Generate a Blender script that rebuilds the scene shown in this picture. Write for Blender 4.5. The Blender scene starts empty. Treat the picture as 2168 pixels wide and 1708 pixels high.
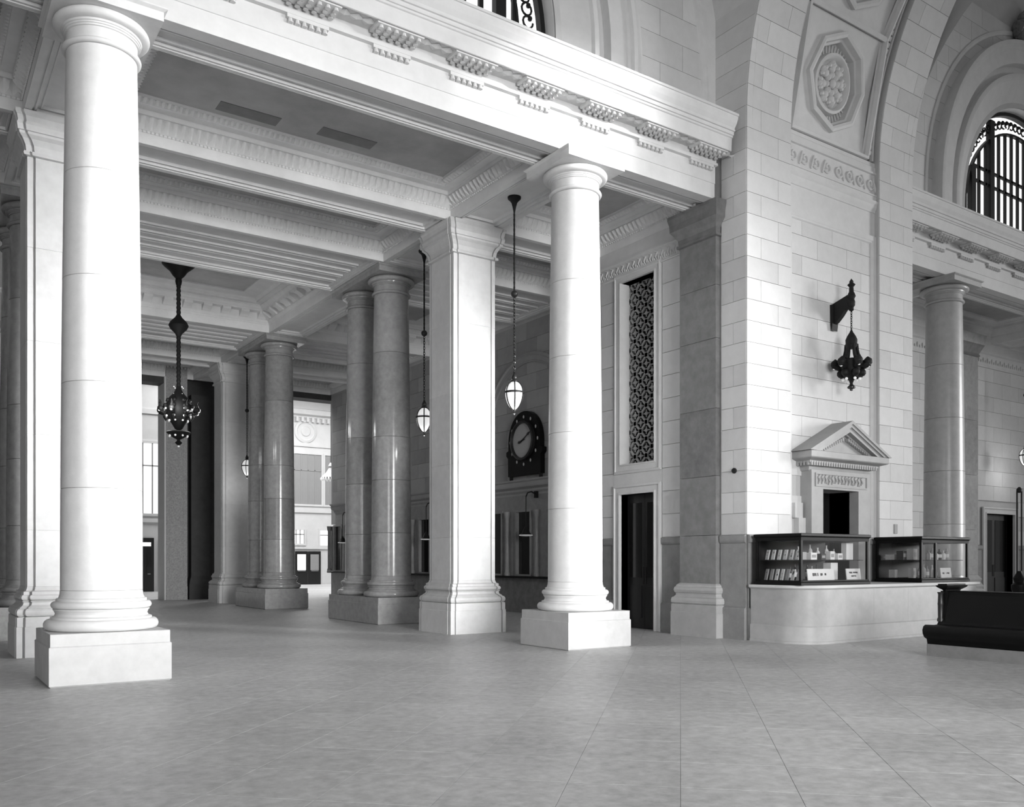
import bpy, bmesh, math, random
from mathutils import Vector, Matrix
random.seed(7)
PI = math.pi
SC = bpy.context.scene
COL = SC.collection

# ------------------------------------------------------------------ camera
# world: X runs along the hall wall, Y into the aisle, camera stands at the origin
F_PX, YAW, HOR, EYE = 1888.0, math.radians(55.7), 1186.0, 1.6
cam_d = bpy.data.cameras.new('camera')
cam_d.sensor_fit = 'HORIZONTAL'
cam_d.sensor_width = 36.0
cam_d.lens = 36.0 * F_PX / 2168.0
cam_d.shift_y = (HOR - 854.0) / 2168.0
cam_d.clip_end = 400
cam = bpy.data.objects.new('camera', cam_d)
COL.objects.link(cam)
cam.location = (0, 0, EYE)
cam.rotation_euler = (PI / 2, 0, YAW - PI / 2)
SC.camera = cam

# ------------------------------------------------------------------ world, lights, exposure
w = bpy.data.worlds.new('world')
SC.world = w
w.use_nodes = True
bg = w.node_tree.nodes['Background']
bg.inputs[0].default_value = (1, 1, 1, 1)
bg.inputs[1].default_value = 0.17
SC.view_settings.view_transform = 'Standard'
SC.view_settings.look = 'None'
SC.view_settings.gamma = 1.0
SC.view_settings.use_curve_mapping = False
SC.view_settings.exposure = 0.0

def area_light(name, loc, target, sx, sy, power, spread=180):
    d = bpy.data.lights.new(name, 'AREA')
    d.shape = 'RECTANGLE'
    d.size, d.size_y = sx, sy
    d.energy = power
    d.spread = math.radians(spread)
    o = bpy.data.objects.new(name, d)
    COL.objects.link(o)
    o.location = loc
    o.rotation_euler = (Vector(target) - Vector(loc)).to_track_quat('-Z', 'Y').to_euler()
    return o

# daylight of the tall windows in the opposite wall of the waiting room, plus one added fill light
area_light('daylight_window_a', (6.0, -10.0, 4.8), (8.0, 16.0, 1.0), 9, 7, 1150, 75)
area_light('daylight_window_b', (26.0, -10.0, 8.0), (2.4, 13.2, 4.9), 5, 5, 330, 17)
area_light('sunlit_window_b', (24.0, -10.0, 8.0), (8.9, 15.0, 4.3), 5, 5, 300, 15)
area_light('sunlit_window_e', (25.0, -10.0, 13.0), (9.9, 12.4, 9.6), 1.2, 1.2, 50, 6.5)
area_light('daylight_window_c', (50.0, -9.0, 8.0), (18.0, 12.0, 1.5), 9, 9, 820, 50)
area_light('fill_light_d', (-16.0, -9.0, 4.8), (6.0, 15.0, 2.0), 9, 7, 260, 80)  # unseen fill, added to lift the left-facing sides and aisle beams
# daylight of the skylit train concourse beyond the aisle
area_light('daylight_concourse', (18.0, 47.0, 12.6), (18.0, 47.0, 0), 16, 12, 3800)

def lamp_glow(parent, loc, power, radius):
    d = bpy.data.lights.new('lamp_glow', 'POINT')
    d.energy = power
    d.shadow_soft_size = radius
    o = bpy.data.objects.new('lamp_glow', d)
    COL.objects.link(o)
    o.parent = parent
    o.location = loc
    return o

# ------------------------------------------------------------------ materials
MATS = {}
def _nodes(name):
    m = bpy.data.materials.new(name)
    m.use_nodes = True
    nt = m.node_tree
    return m, nt, nt.nodes['Principled BSDF']

def stone(name, base, var=.12, scale=2.5, rough=.6, rnd=0.0, bump=.15, stain=.12, stretch=(1, 1, 1), spec=.35):
    m, nt, b = _nodes(name)
    N, L = nt.nodes, nt.links
    geo = N.new('ShaderNodeNewGeometry')
    mp = N.new('ShaderNodeMapping')
    mp.inputs['Scale'].default_value = stretch
    L.new(geo.outputs['Position'], mp.inputs['Vector'])
    n1 = N.new('ShaderNodeTexNoise')
    n1.inputs['Scale'].default_value = scale
    n1.inputs['Detail'].default_value = 8
    n1.inputs['Roughness'].default_value = .65
    L.new(mp.outputs[0], n1.inputs['Vector'])
    n2 = N.new('ShaderNodeTexNoise')
    n2.inputs['Scale'].default_value = .55
    n2.inputs['Detail'].default_value = 3
    L.new(mp.outputs[0], n2.inputs['Vector'])
    def math_(op, a, bb, c=None):
        k = N.new('ShaderNodeMath')
        k.operation = op
        for i, x in enumerate((a, bb, c)):
            if x is None:
                continue
            if isinstance(x, (int, float)):
                k.inputs[i].default_value = x
            else:
                L.new(x, k.inputs[i])
        return k.outputs[0]
    a = math_('SUBTRACT', n1.outputs[0], .5)
    a = math_('MULTIPLY', a, var * 4 * base)
    s = math_('SUBTRACT', n2.outputs[0], .5)
    s = math_('MULTIPLY', s, stain * 3 * base)
    v = math_('ADD', a, s)
    v = math_('ADD', v, base)
    if rnd:
        oi = N.new('ShaderNodeObjectInfo')
        r = math_('SUBTRACT', oi.outputs['Random'], .5)
        r = math_('MULTIPLY', r, rnd * 2 * base)
        v = math_('ADD', v, r)
    v = math_('MAXIMUM', v, .01)
    v = math_('MINIMUM', v, .85)
    cc = N.new('ShaderNodeCombineColor')
    for i in range(3):
        L.new(v, cc.inputs[i])
    L.new(cc.outputs[0], b.inputs['Base Color'])
    b.inputs['Roughness'].default_value = rough
    b.inputs['Specular IOR Level'].default_value = spec
    if bump:
        bp = N.new('ShaderNodeBump')
        bp.inputs['Strength'].default_value = bump
        bp.inputs['Distance'].default_value = .02
        L.new(n1.outputs[0], bp.inputs['Height'])
        L.new(bp.outputs[0], b.inputs['Normal'])
    MATS[name] = m
    return m

def plain(name, g, rough=.5, metal=0.0, emit=0.0, spec=.5, var=.08):
    m, nt, b = _nodes(name)
    N, L = nt.nodes, nt.links
    n1 = N.new('ShaderNodeTexNoise')
    n1.inputs['Scale'].default_value = 9
    n1.inputs['Detail'].default_value = 4
    mr = N.new('ShaderNodeMapRange')
    mr.inputs[3].default_value = g * (1 - var)
    mr.inputs[4].default_value = g * (1 + var)
    L.new(n1.outputs[0], mr.inputs[0])
    cc = N.new('ShaderNodeCombineColor')
    for i in range(3):
        L.new(mr.outputs[0], cc.inputs[i])
    L.new(cc.outputs[0], b.inputs['Base Color'])
    b.inputs['Roughness'].default_value = rough
    b.inputs['Metallic'].default_value = metal
    b.inputs['Specular IOR Level'].default_value = spec
    if emit:
        b.inputs['Emission Color'].default_value = (1, 1, 1, 1)
        b.inputs['Emission Strength'].default_value = emit
    MATS[name] = m
    return m

stone('limestone', .60, .05, 5, .75, rnd=.08, bump=.10, stain=.06)
stone('limestone_plain', .60, .06, 4, .75, bump=.10, stain=.08)
stone('ceiling_stone', .72, .07, 3.5, .8, bump=.12, stain=.12)
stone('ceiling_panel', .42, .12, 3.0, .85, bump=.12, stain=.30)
stone('column_stone', .66, .07, 6, .55, rnd=.05, bump=.10, stain=.10)
stone('pier_stone', .60, .08, 6, .5, rnd=.06, bump=.08, stain=.12)
stone('polished_marble', .34, .20, 7, .17, rnd=.12, bump=.03, stain=.14, spec=.6)
stone('dark_marble', .16, .32, 5, .35, rnd=.35, bump=.04, stain=.25, spec=.5)
stone('wainscot_marble', .24, .18, 5, .35, rnd=.08, bump=.04, stain=.14)
stone('counter_marble', .42, .12, 4, .35, rnd=.05, bump=.03, stain=.15)
stone('plinth_stone', .48, .10, 5, .6, bump=.08, stain=.16)
stone('ticket_shade_stone', .34, .08, 4, .75, rnd=.12, bump=.08, stain=.15)  # limestone of the ticket wall, darkened to put its shade into the colour
stone('doorcase_stone', .34, .10, 4, .6, bump=.05, stain=.15)
stone('joint', .50, .05, 5, .9, bump=0)
stone('floor_joint', .34, .05, 5, .9, bump=0)
stone('floor_tile', .44, .30, 8, .45, rnd=.05, bump=.02, stain=.16, spec=.3)
stone('hall_plaster', .62, .05, 2, .8, bump=.05, stain=.05)
stone('stipple', .34, .35, 22, .9, bump=.35, stain=.08)
plain('iron', .010, .6, 0, spec=.25)
plain('bronze', .035, .38, .5)
plain('dark_wood', .006, .45, spec=.15, var=.2)
plain('black_void', .006, .9)  # flat black sheets paint the darkness behind the grilles
stone('painted_shade_stone', .05, .2, 4, .7, bump=.05)  # far wall stone with its deep shade put into the base colour
stone('repair_stone', .22, .15, 4, .85, bump=.1)
stone('column_grey', .46, .12, 6, .30, rnd=.06, bump=.04, stain=.12, spec=.5)
plain('door_wood', .014, .35, var=.3)
plain('grille_metal', .30, .6)
plain('brass', .45, .3, .8)
plain('paper', .72, .8, var=.04)
plain('print_mid', .34, .8, var=.3)
plain('print_dark', .06, .8, var=.3)
plain('ink', .03, .8)
plain('opal_glass', .85, .25, emit=.55, var=.02)
plain('bulb', .8, .2, emit=.25)
plain('dial', .42, .6, var=.05)
plain('window_light', .8, .4, emit=1.25, var=.01)
plain('hall_window', .7, .4, emit=.75, var=.02)
plain('glass_dark', .01, .12, spec=.6)

def glass_mat():
    m, nt, b = _nodes('clear_glass')
    N, L = nt.nodes, nt.links
    tr = N.new('ShaderNodeBsdfTransparent')
    gl = N.new('ShaderNodeBsdfGlossy')
    gl.inputs['Roughness'].default_value = .05
    lw = N.new('ShaderNodeLayerWeight')
    lw.inputs[0].default_value = .25
    mr = N.new('ShaderNodeMapRange')
    mr.inputs[3].default_value = .015
    mr.inputs[4].default_value = .25
    L.new(lw.outputs['Fresnel'], mr.inputs[0])
    mix = N.new('ShaderNodeMixShader')
    L.new(mr.outputs[0], mix.inputs[0])
    L.new(tr.outputs[0], mix.inputs[1])
    L.new(gl.outputs[0], mix.inputs[2])
    L.new(mix.outputs[0], nt.nodes['Material Output'].inputs[0])
    MATS['clear_glass'] = m
glass_mat()

# ------------------------------------------------------------------ mesh builder
class MB:
    def __init__(s):
        s.v, s.f = [], []
    def add(s, vs, fs):
        o = len(s.v)
        s.v += [tuple(p) for p in vs]
        s.f += [tuple(i + o for i in f) for f in fs]
        return s
    def box(s, x0, x1, y0, y1, z0, z1):
        return s.add([(x0, y0, z0), (x1, y0, z0), (x1, y1, z0), (x0, y1, z0), (x0, y0, z1), (x1, y0, z1), (x1, y1, z1), (x0, y1, z1)],
                     [(0, 3, 2, 1), (4, 5, 6, 7), (0, 1, 5, 4), (1, 2, 6, 5), (2, 3, 7, 6), (3, 0, 4, 7)])
    def loft(s, rings, closed=True, cap0=False, cap1=False):
        n = len(rings[0])
        vs = [p for r in rings for p in r]
        fs = []
        m = n if closed else n - 1
        for i in range(len(rings) - 1):
            for j in range(m):
                k = (j + 1) % n
                fs.append((i * n + j, i * n + k, (i + 1) * n + k, (i + 1) * n + j))
        if cap0:
            fs.append(tuple(range(n))[::-1])
        if cap1:
            fs.append(tuple(range((len(rings) - 1) * n, len(rings) * n)))
        return s.add(vs, fs)
    def lathe(s, prof, cx=0, cy=0, seg=32, cap=True):
        rings = [[(cx + r * math.cos(2 * PI * j / seg), cy + r * math.sin(2 * PI * j / seg), z) for j in range(seg)] for r, z in prof]
        return s.loft(rings, True, cap, cap)
    def rect(s, prof, x0, x1, y0, y1, cap0=False, cap1=False):
        """prof = [(inset, z)]"""
        rings = [[(x0 + d, y0 + d, z), (x1 - d, y0 + d, z), (x1 - d, y1 - d, z), (x0 + d, y1 - d, z)] for d, z in prof]
        return s.loft(rings, True, cap0, cap1)
    def poly(s, pts, prof, cap0=False, cap1=False):
        """pts = plan polygon about the origin, prof = [(outset, z)] (outset along both signs)"""
        sg = lambda a: (a > 0) - (a < 0)
        rings = [[(x + sg(x) * o, y + sg(y) * o, z) for x, y in pts] for o, z in prof]
        return s.loft(rings, True, cap0, cap1)
    def prism(s, prof, a0, a1, axis='x'):
        """extrude a closed 2D profile (p,q) along axis"""
        if axis == 'x':
            mk = lambda a: [(a, p, q) for p, q in prof]
        elif axis == 'y':
            mk = lambda a: [(p, a, q) for p, q in prof]
        else:
            mk = lambda a: [(p, q, a) for p, q in prof]
        return s.loft([mk(a0), mk(a1)], True, True, True)
    def cyl(s, p0, p1, r, seg=10, r1=None):
        p0, p1 = Vector(p0), Vector(p1)
        d = (p1 - p0).normalized()
        u = d.orthogonal().normalized()
        v = d.cross(u)
        r1 = r if r1 is None else r1
        R = [[p + (u * math.cos(2 * PI * j / seg) + v * math.sin(2 * PI * j / seg)) * q for j in range(seg)] for p, q in ((p0, r), (p1, r1))]
        return s.loft(R, True, True, True)
    def tube(s, pts, r, seg=8):
        P = [Vector(p) for p in pts]
        rings = []
        u = None
        for i, p in enumerate(P):
            d = (P[min(i + 1, len(P) - 1)] - P[max(i - 1, 0)]).normalized()
            u = d.orthogonal().normalized() if u is None else (u - d * u.dot(d)).normalized()
            v = d.cross(u)
            q = r[i] if isinstance(r, (list, tuple)) else r
            rings.append([p + (u * math.cos(2 * PI * j / seg) + v * math.sin(2 * PI * j / seg)) * q for j in range(seg)])
        return s.loft(rings, True, True, True)
    def ball(s, c, rx, ry=None, rz=None, nu=10, nv=6):
        ry = rx if ry is None else ry
        rz = rx if rz is None else rz
        rings = []
        for i in range(1, nv):
            t = PI * i / nv
            rings.append([(c[0] + rx * math.sin(t) * math.cos(2 * PI * j / nu), c[1] + ry * math.sin(t) * math.sin(2 * PI * j / nu), c[2] - rz * math.cos(t)) for j in range(nu)])
        rings = [[(c[0], c[1], c[2] - rz)] * nu] + rings + [[(c[0], c[1], c[2] + rz)] * nu]
        return s.loft(rings, True)
    def arc(s, prof, cx, cz, zb, n=40, a0=0, a1=PI):
        """arch mouldings in the XZ plane; prof=[(radius, y)], legs go down to zb"""
        rings = []
        for r, y in prof:
            ring = [(cx + r, y, zb)]
            for i in range(n + 1):
                t = a0 + (a1 - a0) * i / n
                ring.append((cx + r * math.cos(t), y, cz + r * math.sin(t)))
            ring.append((cx - r, y, zb))
            rings.append(ring)
        return s.loft(rings, False)
    def map(s, fn):
        s.v = [tuple(fn(*p)) for p in s.v]
        return s
    def mesh(s, name, mat, smooth=False, angle=40):
        me = bpy.data.meshes.new(name)
        me.from_pydata(s.v, [], s.f)
        if isinstance(mat, str):
            mat = MATS[mat]
        me.materials.append(mat)
        bm = bmesh.new()
        bm.from_mesh(me)
        bmesh.ops.remove_doubles(bm, verts=bm.verts, dist=1e-5)
        bmesh.ops.recalc_face_normals(bm, faces=bm.faces)
        bm.to_mesh(me)
        bm.free()
        if smooth:
            me.shade_smooth()
            me.set_sharp_from_angle(angle=math.radians(angle))
        me.update()
        return me
    def build(s, name, mat, parent=None, smooth=False, angle=40):
        o = bpy.data.objects.new(name, s.mesh(name, mat, smooth, angle))
        COL.objects.link(o)
        if parent is not None:
            o.parent = parent
        return o

def thing(name, label, cat, loc=(0, 0, 0), rz=0, group=None):
    o = bpy.data.objects.new(name, None)
    COL.objects.link(o)
    o.empty_display_size = .2
    o.location = loc
    o.rotation_euler = (0, 0, rz)
    return tag(o, label, cat, group)

def tag(o, label, cat, group=None):
    o['label'] = label
    o['category'] = cat
    if group:
        o['group'] = group
    return o

def structure(o):
    o['kind'] = 'structure'
    return o

def struct_empty(name):
    o = bpy.data.objects.new(name, None)
    COL.objects.link(o)
    return structure(o)

def stuff(o):
    o['kind'] = 'stuff'
    return o

def dup(o, parent=None, loc=None, rz=None, label=None, group=None):
    c = o.copy()
    COL.objects.link(c)
    c.parent = parent
    if loc is not None:
        c.location = loc
    if rz is not None:
        c.rotation_euler = (0, 0, rz)
    if label:
        c['label'] = label
    if group:
        c['group'] = group
    for ch in list(o.children):
        dup(ch, c)
    return c

UNIT = {}
def unit_cube(mat):
    if mat not in UNIT:
        UNIT[mat] = MB().box(-.5, .5, -.5, .5, -.5, .5).mesh('block_' + mat, mat)
    return UNIT[mat]

def block(name, mat, parent, x0, x1, y0, y1, z0, z1):
    o = bpy.data.objects.new(name, unit_cube(mat))
    COL.objects.link(o)
    o.parent = parent
    o.location = ((x0 + x1) / 2, (y0 + y1) / 2, (z0 + z1) / 2)
    o.scale = (x1 - x0, y1 - y0, z1 - z0)
    return o

def ashlar(parent, plane, pos, a0, a1, z0, z1, course, length, mat='limestone', skip=None, thick=.06, gap=.008, off=0, name='stone_block'):
    """rows of separate blocks on a wall facing -Y (plane 'y') or -X (plane 'x'); faces lie at pos"""
    n = max(1, round((z1 - z0) / course))
    h = (z1 - z0) / n
    for i in range(n):
        b0, b1 = z0 + i * h, z0 + (i + 1) * h
        m = max(1, round((a1 - a0) / length))
        L = (a1 - a0) / m
        cuts = [a0]
        x = a0 + (L * .5 if (i + off) % 2 else L)
        if m == 1 and (i + off) % 2 == 0:
            cuts.append(a0 + L * .36) if (a1 - a0) > length * .9 else None
            x = a1
        while x < a1 - .05:
            cuts.append(x)
            x += L
        cuts.append(a1)
        for c0, c1 in zip(cuts, cuts[1:]):
            if skip and skip(c0, c1, b0, b1):
                continue
            g = gap / 2
            if plane == 'y':
                block(name, mat, parent, c0 + g, c1 - g, pos, pos + thick, b0 + g, b1 - g)
            else:
                block(name, mat, parent, pos, pos + thick, c0 + g, c1 - g, b0 + g, b1 - g)

def frame_y(prof, x0, x1, z0, z1, y, name, mat, parent, smooth=False, cap=False):
    """moulded rectangular frame on a wall facing -Y; prof=[(inset, depth)] depth<0 is proud"""
    m = MB().rect(prof, x0, x1, z0, z1, False, cap)
    m.map(lambda a, b, c: (a, y + c, b))
    return m.build(name, mat, parent, smooth)

def frame_x(prof, y0, y1, z0, z1, x, name, mat, parent, smooth=False, cap=False):
    m = MB().rect(prof, y0, y1, z0, z1, False, cap)
    m.map(lambda a, b, c: (x + c, a, b))
    return m.build(name, mat, parent, smooth)

# ------------------------------------------------------------------ plan constants
CX1, CX2, CX3 = 2.23, 10.42, 22.95          # column lines
CY = 13.17                                   # front colonnade
PY, D1, D2, FP = 17.28, 21.64, 29.98, 34.3   # pier, column pairs, far pier
BH = .60                                     # half width of the transverse beams
ZB = 9.0                                     # underside of beams
PX0, PX1, PYF = 13.95, 19.74, 12.10          # great pier
CW = 14.05                                   # wall with grille and door
TX = 15.8                                    # ticket wall
FY = 37.6                                    # far wall of the aisle

# ================================================================== FLOOR
fl = MB().box(-30, 45, -14, 60, -.35, -.006).build('floor', 'floor_joint')
structure(fl)
T = .80
ang = math.radians(45)
ux, uy = (math.cos(ang), math.sin(ang)), (-math.sin(ang), math.cos(ang))
sa, ca = math.sin(YAW), math.cos(YAW)
cells = []
for i in range(-60, 110):
    for j in range(-80, 90):
        x = (i + .5) * T * ux[0] + (j + .5) * T * uy[0]
        y = (i + .5) * T * ux[1] + (j + .5) * T * uy[1]
        if -9 < x < 34 and -5 < y < 58:
            r, dpt = x * sa - y * ca, x * ca + y * sa
            vis = dpt > 4.6 and abs(r / dpt * F_PX) < 1084 + 700 / max(dpt, 1)
            cells.append((dpt if vis else 500 + dpt, x, y))
cells.sort()
tile_me = MB().rect([(0, -.006), (0, -.001), (.0012, 0)], -T / 2 + .0015, T / 2 - .0015, -T / 2 + .0015, T / 2 - .0015, False, True).mesh('tile', 'floor_tile')
for d_, x, y in cells[:300]:
    o = bpy.data.objects.new('tile', tile_me)
    COL.objects.link(o)
    o.parent = fl
    o.location = (x, y, 0)
    o.rotation_euler = (0, 0, ang)
rest = MB()
for d_, x, y in cells[300:]:
    h = T / 2 - .003
    rest.add([(x + ux[0] * a + uy[0] * b, y + ux[1] * a + uy[1] * b, 0) for a, b in ((-h, -h), (h, -h), (h, h), (-h, h))], [(0, 1, 2, 3)])
me = bpy.data.meshes.new('far_tiles')
me.from_pydata(rest.v, [], rest.f)
me.materials.append(MATS['floor_tile'])
o = bpy.data.objects.new('far_tiles', me)
COL.objects.link(o)
o.parent = fl
stuff(o)

# ================================================================== COLUMNS
R0, R1 = .512, .443
def base_prof(z):
    pr = [(.66, z)]
    for i in range(9):
        t = -PI / 2 + PI * i / 8
        pr.append((.645 + .07 * math.cos(t), z + .075 + .075 * math.sin(t)))
    pr += [(.63, z + .15), (.63, z + .175), (.585, z + .19), (.572, z + .22), (.585, z + .255), (.60, z + .27), (.60, z + .285)]
    for i in range(9):
        t = -PI / 2 + PI * i / 8
        pr.append((.575 + .052 * math.cos(t), z + .335 + .05 * math.sin(t)))
    pr += [(.565, z + .385), (.565, z + .42), (.535, z + .43), (.52, z + .47), (R0, z + .53)]
    return pr
def shaft_r(z):
    t = max(0, min(1, (z - 1.2) / 7.2))
    return R0 - (R0 - R1) * (t ** 1.7)
def column_parts(root, mat, dx=0, dy=0, cuts=(1.2, 2.55, 3.95, 5.35, 6.75, 8.40)):
    MB().lathe(base_prof(.67), dx, dy, 48).build('base', mat, root, True)
    for a, b in zip(cuts, cuts[1:]):
        pr = [(shaft_r(a) - .012, a), (shaft_r(a), a + .006)]
        for i in range(1, 6):
            z = a + (b - a) * i / 6
            pr.append((shaft_r(z), z))
        pr += [(shaft_r(b), b - .006), (shaft_r(b) - .012, b)]
        MB().lathe(pr, dx, dy, 48).build('drum', mat, root, True, 30)
    pr = [(R1, 8.40)]
    for i in range(7):
        t = -PI / 2 + PI * i / 6
        pr.append((R1 + .012 + .042 * math.cos(t), 8.435 + .035 * math.sin(t)))
    pr += [(R1 + .02, 8.475), (R1 + .02, 8.495), (R1 + .005, 8.50), (R1 + .005, 8.615), (R1 + .025, 8.62), (R1 + .025, 8.64),
           (R1 + .04, 8.645), (R1 + .04, 8.665), (R1 + .055, 8.67), (R1 + .06, 8.695)]
    for i in range(8):
        t = -.9 + 2.2 * i / 7
        pr.append((.50 + .105 * math.cos(t), 8.757 + .072 * math.sin(t)))
    pr += [(.52, 8.825)]
    MB().lathe(pr, dx, dy, 48).build('capital', mat, root, True, 35)

PLINTH = [(.02, 0), (.0, .02), (.0, .50), (.016, .515), (.016, .665), (.02, .67)]
ABACUS = [(.045, 8.825), (.045, 8.945), (.03, 8.955), (.0, 8.975), (.0, 8.992)]
def column(name, label, x, y, mat, group=None):
    root = thing(name, label, 'column', (x, y, 0), 0, group)
    MB().rect(PLINTH, -.735, .735, -.735, .735, True, True).build('plinth', 'plinth_stone', root)
    MB().rect(ABACUS, -.70, .70, -.70, .70, True, True).build('abacus', mat, root)
    column_parts(root, mat)
    return root
c1 = column('column', 'pale stone column of the front row with two square piers far behind it, opposite end from the pedimented doorway', CX1, CY, 'column_stone')
c2 = dup(c1, None, (CX2, CY, 0), label='pale stone column of the front row standing beside the tall grille window')
column('column', 'polished grey stone column rising behind the glass case at the counter end', CX3, CY, 'column_grey')

def column_pair(label, x, y, mat):
    root = thing('column_pair', label, 'column', (x, y, 0))
    MB().rect(PLINTH, -.735, .735, -1.56, 1.56, True, True).build('plinth', mat, root)
    MB().rect(ABACUS, -.70, .70, -1.53, 1.53, True, True).build('abacus', mat, root)
    column_parts(root, mat, 0, -.82, (1.2, 2.3, 3.65, 4.75, 6.9, 8.40))
    column_parts(root, mat, 0, .82, (1.2, 2.3, 3.65, 4.9, 6.9, 8.40))
    return root
p1 = column_pair('paired polished marble columns on a long plinth, next to the brightly lit square pier', CX2, D1, 'polished_marble')
dup(p1, None, (CX2, D2, 0), label='pair of polished marble columns on one plinth at the far side of the chandelier bay')
dup(p1, None, (CX1, D1, 0), label='dark pair of polished columns behind the square pier and the outer front column')

# square piers with a rebated corner
H_ = .55
NOTCH = [(H_ - .135, -H_), (H_ - .135, -H_ + .045), (H_ - .10, -H_ + .045), (H_ - .10, -H_ + .012), (H_ - .012, -H_ + .012),
         (H_ - .012, -H_ + .10), (H_ - .045, -H_ + .10), (H_ - .045, -H_ + .135), (H_, -H_ + .135)]
def rot90(p, k):
    for _ in range(k):
        p = [(-b, a) for a, b in p]
    return p
PIER_POLY = sum((rot90(NOTCH, k) for k in range(4)), [])
def square_pier(label, x, y):
    root = thing('square_pier', label, 'pier', (x, y, 0))
    m = 'pier_stone'
    MB().poly(PIER_POLY, [(.175, 0), (.175, .5), (.165, .51), (.165, .66), (.15, .67)], True, True).build('plinth', m, root)
    pr = [(.13, .67)]
    for i in range(7):
        t = -PI / 2 + PI * i / 6
        pr.append((.12 + .05 * math.cos(t), .74 + .07 * math.sin(t)))
    pr += [(.12, .82), (.07, .86), (.06, .90), (.085, .93)]
    for i in range(7):
        t = -PI / 2 + PI * i / 6
        pr.append((.06 + .035 * math.cos(t), .985 + .045 * math.sin(t)))
    pr += [(.06, 1.04), (.06, 1.08), (.02, 1.10), (0, 1.16)]
    MB().poly(PIER_POLY, pr, True, True).build('base', m, root)
    zs = (1.16, 2.1, 3.7, 5.25, 6.8, 8.3)
    for a, b in zip(zs, zs[1:]):
        MB().poly(PIER_POLY, [(-.006, a), (0, a + .006), (0, b - .006), (-.006, b)], True, True).build('shaft_block', m, root)
    pr = [(0, 8.30), (.05, 8.31), (.06, 8.34), (.05, 8.37), (.02, 8.375), (.02, 8.40), (.03, 8.48), (.075, 8.57), (.125, 8.62), (.13, 8.66), (.155, 8.665), (.155, 8.70), (.165, 8.76), (.15, 8.82), (.165, 8.90), (.19, 8.94), (.19, 8.99)]
    MB().poly(PIER_POLY, pr, True, True).build('capital', m, root)
    return root
s1 = square_pier('square stone pier with brightly lit front, between hanging globe lamps', CX2, PY)
dup(s1, None, (CX1, PY, 0), label='square stone pier close behind the outer front column')
dup(s1, None, (CX2, FP, 0), label='dim square pier beyond both pairs of marble columns')
dup(s1, None, (CX1, FP, 0), label='farthest square pier beside the bright concourse opening')

# ================================================================== CEILING OF THE AISLE
ceil_ = MB().box(-8, 36, 13.0, FY + .6, 10.0, 10.3).build('ceiling', 'ceiling_stone')
structure(ceil_)

BX = [(-1.4 - .6, -1.4), (CX1 - BH, CX1 + BH), (CX2 - BH, CX2 + BH), (TX, TX + 1.0)]
BY = [(16.77, 17.79), (20.05, 23.12), (28.42, 31.52), (33.75, 34.85)]
ROWS = [(13.58, 16.77), (17.79, 20.05), (23.12, 28.42), (31.52, 33.75), (34.85, FY)]
SOFF = [(0, 0), (.0, .0)]
def beam(x0, x1, y0, y1, along):
    """beam with a sunk moulded panel in its soffit"""
    m = MB()
    m.rect([(0, 10.0), (0, ZB), (.11, ZB), (.115, ZB + .035), (.145, ZB + .035), (.15, ZB + .012), (.18, ZB + .012), (.185, ZB + .065), (.235, ZB + .065), (.24, ZB + .045), (.265, ZB + .045), (.27, ZB + .10), (.30, ZB + .10)], x0, x1, y0, y1, False, True)
    return m.build('beam', 'ceiling_stone', ceil_)
for x0, x1 in BX[1:3]:
    for (y0, y1) in ((13.58, 16.77), (17.79, 20.05), (23.12, 28.42), (31.52, 33.75), (34.85, FY)):
        beam(x0, x1, y0, y1, 'y')
    for (y0, y1) in BY:
        MB().box(x0, x1, y0, y1, ZB, 10).build('beam', 'ceiling_stone', ceil_)
spans = [(-7.0, CX1 - BH), (CX1 + BH, CX2 - BH), (CX2 + BH, TX)]
for x0, x1 in spans:
    for (y0, y1) in BY:
        beam(x0, x1, y0, y1, 'x')
        if y1 - y0 > 2:                     # the wide beams carry more raised lines in the soffit
            for q in (.80, .92, 1.30, 1.42, 1.78, 1.90, 2.26, 2.38):
                MB().box(x0 + .3, x1 - .3, y0 + q, y0 + q + .04, ZB + .055, ZB + .105).build('soffit_fillet', 'ceiling_stone', ceil_)

COFFER = [(.004, ZB - .001), (.004, ZB + .20), (.012, ZB + .20), (.012, ZB + .235), (.0, ZB + .24), (.02, ZB + .26), (.05, ZB + .33), (.10, ZB + .40), (.12, ZB + .45), (.15, ZB + .455),
          (.15, ZB + .52), (.155, ZB + .525), (.155, ZB + .535), (.34, ZB + .535), (.34, ZB + .55), (.36, ZB + .56), (.40, ZB + .60), (.44, ZB + .62), (.44, ZB + .66), (.46, ZB + .67)]
def leaf_row(m, p0, p1, inward, z0, d0, z1, d1, step, w_=.8, thick=.03):
    """raised leaves along a moulding from p0 to p1 (plan), leaning from (d0,z0) to (d1,z1)"""
    L = math.hypot(p1[0] - p0[0], p1[1] - p0[1])
    n = max(2, int(L / step))
    tx, ty = (p1[0] - p0[0]) / L, (p1[1] - p0[1]) / L
    ix, iy = inward
    for i in range(n):
        c = (i + .5) * L / n
        hw = L / n * w_ / 2
        def P(a, d, z):
            return (p0[0] + tx * (c + a) + ix * d, p0[1] + ty * (c + a) + iy * d, z)
        dm, zm = (d0 + d1) / 2, (z0 + z1) / 2
        m.add([P(-hw, d0, z0), P(hw, d0, z0), P(hw * .9, d1, z1), P(-hw * .9, d1, z1), P(0, dm + thick, zm - thick), P(0, d1 + thick * 1.5, z1 - thick * 1.2)],
              [(0, 1, 4), (1, 2, 4), (2, 5, 4), (5, 3, 4), (3, 0, 4), (3, 5, 2)])
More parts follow.
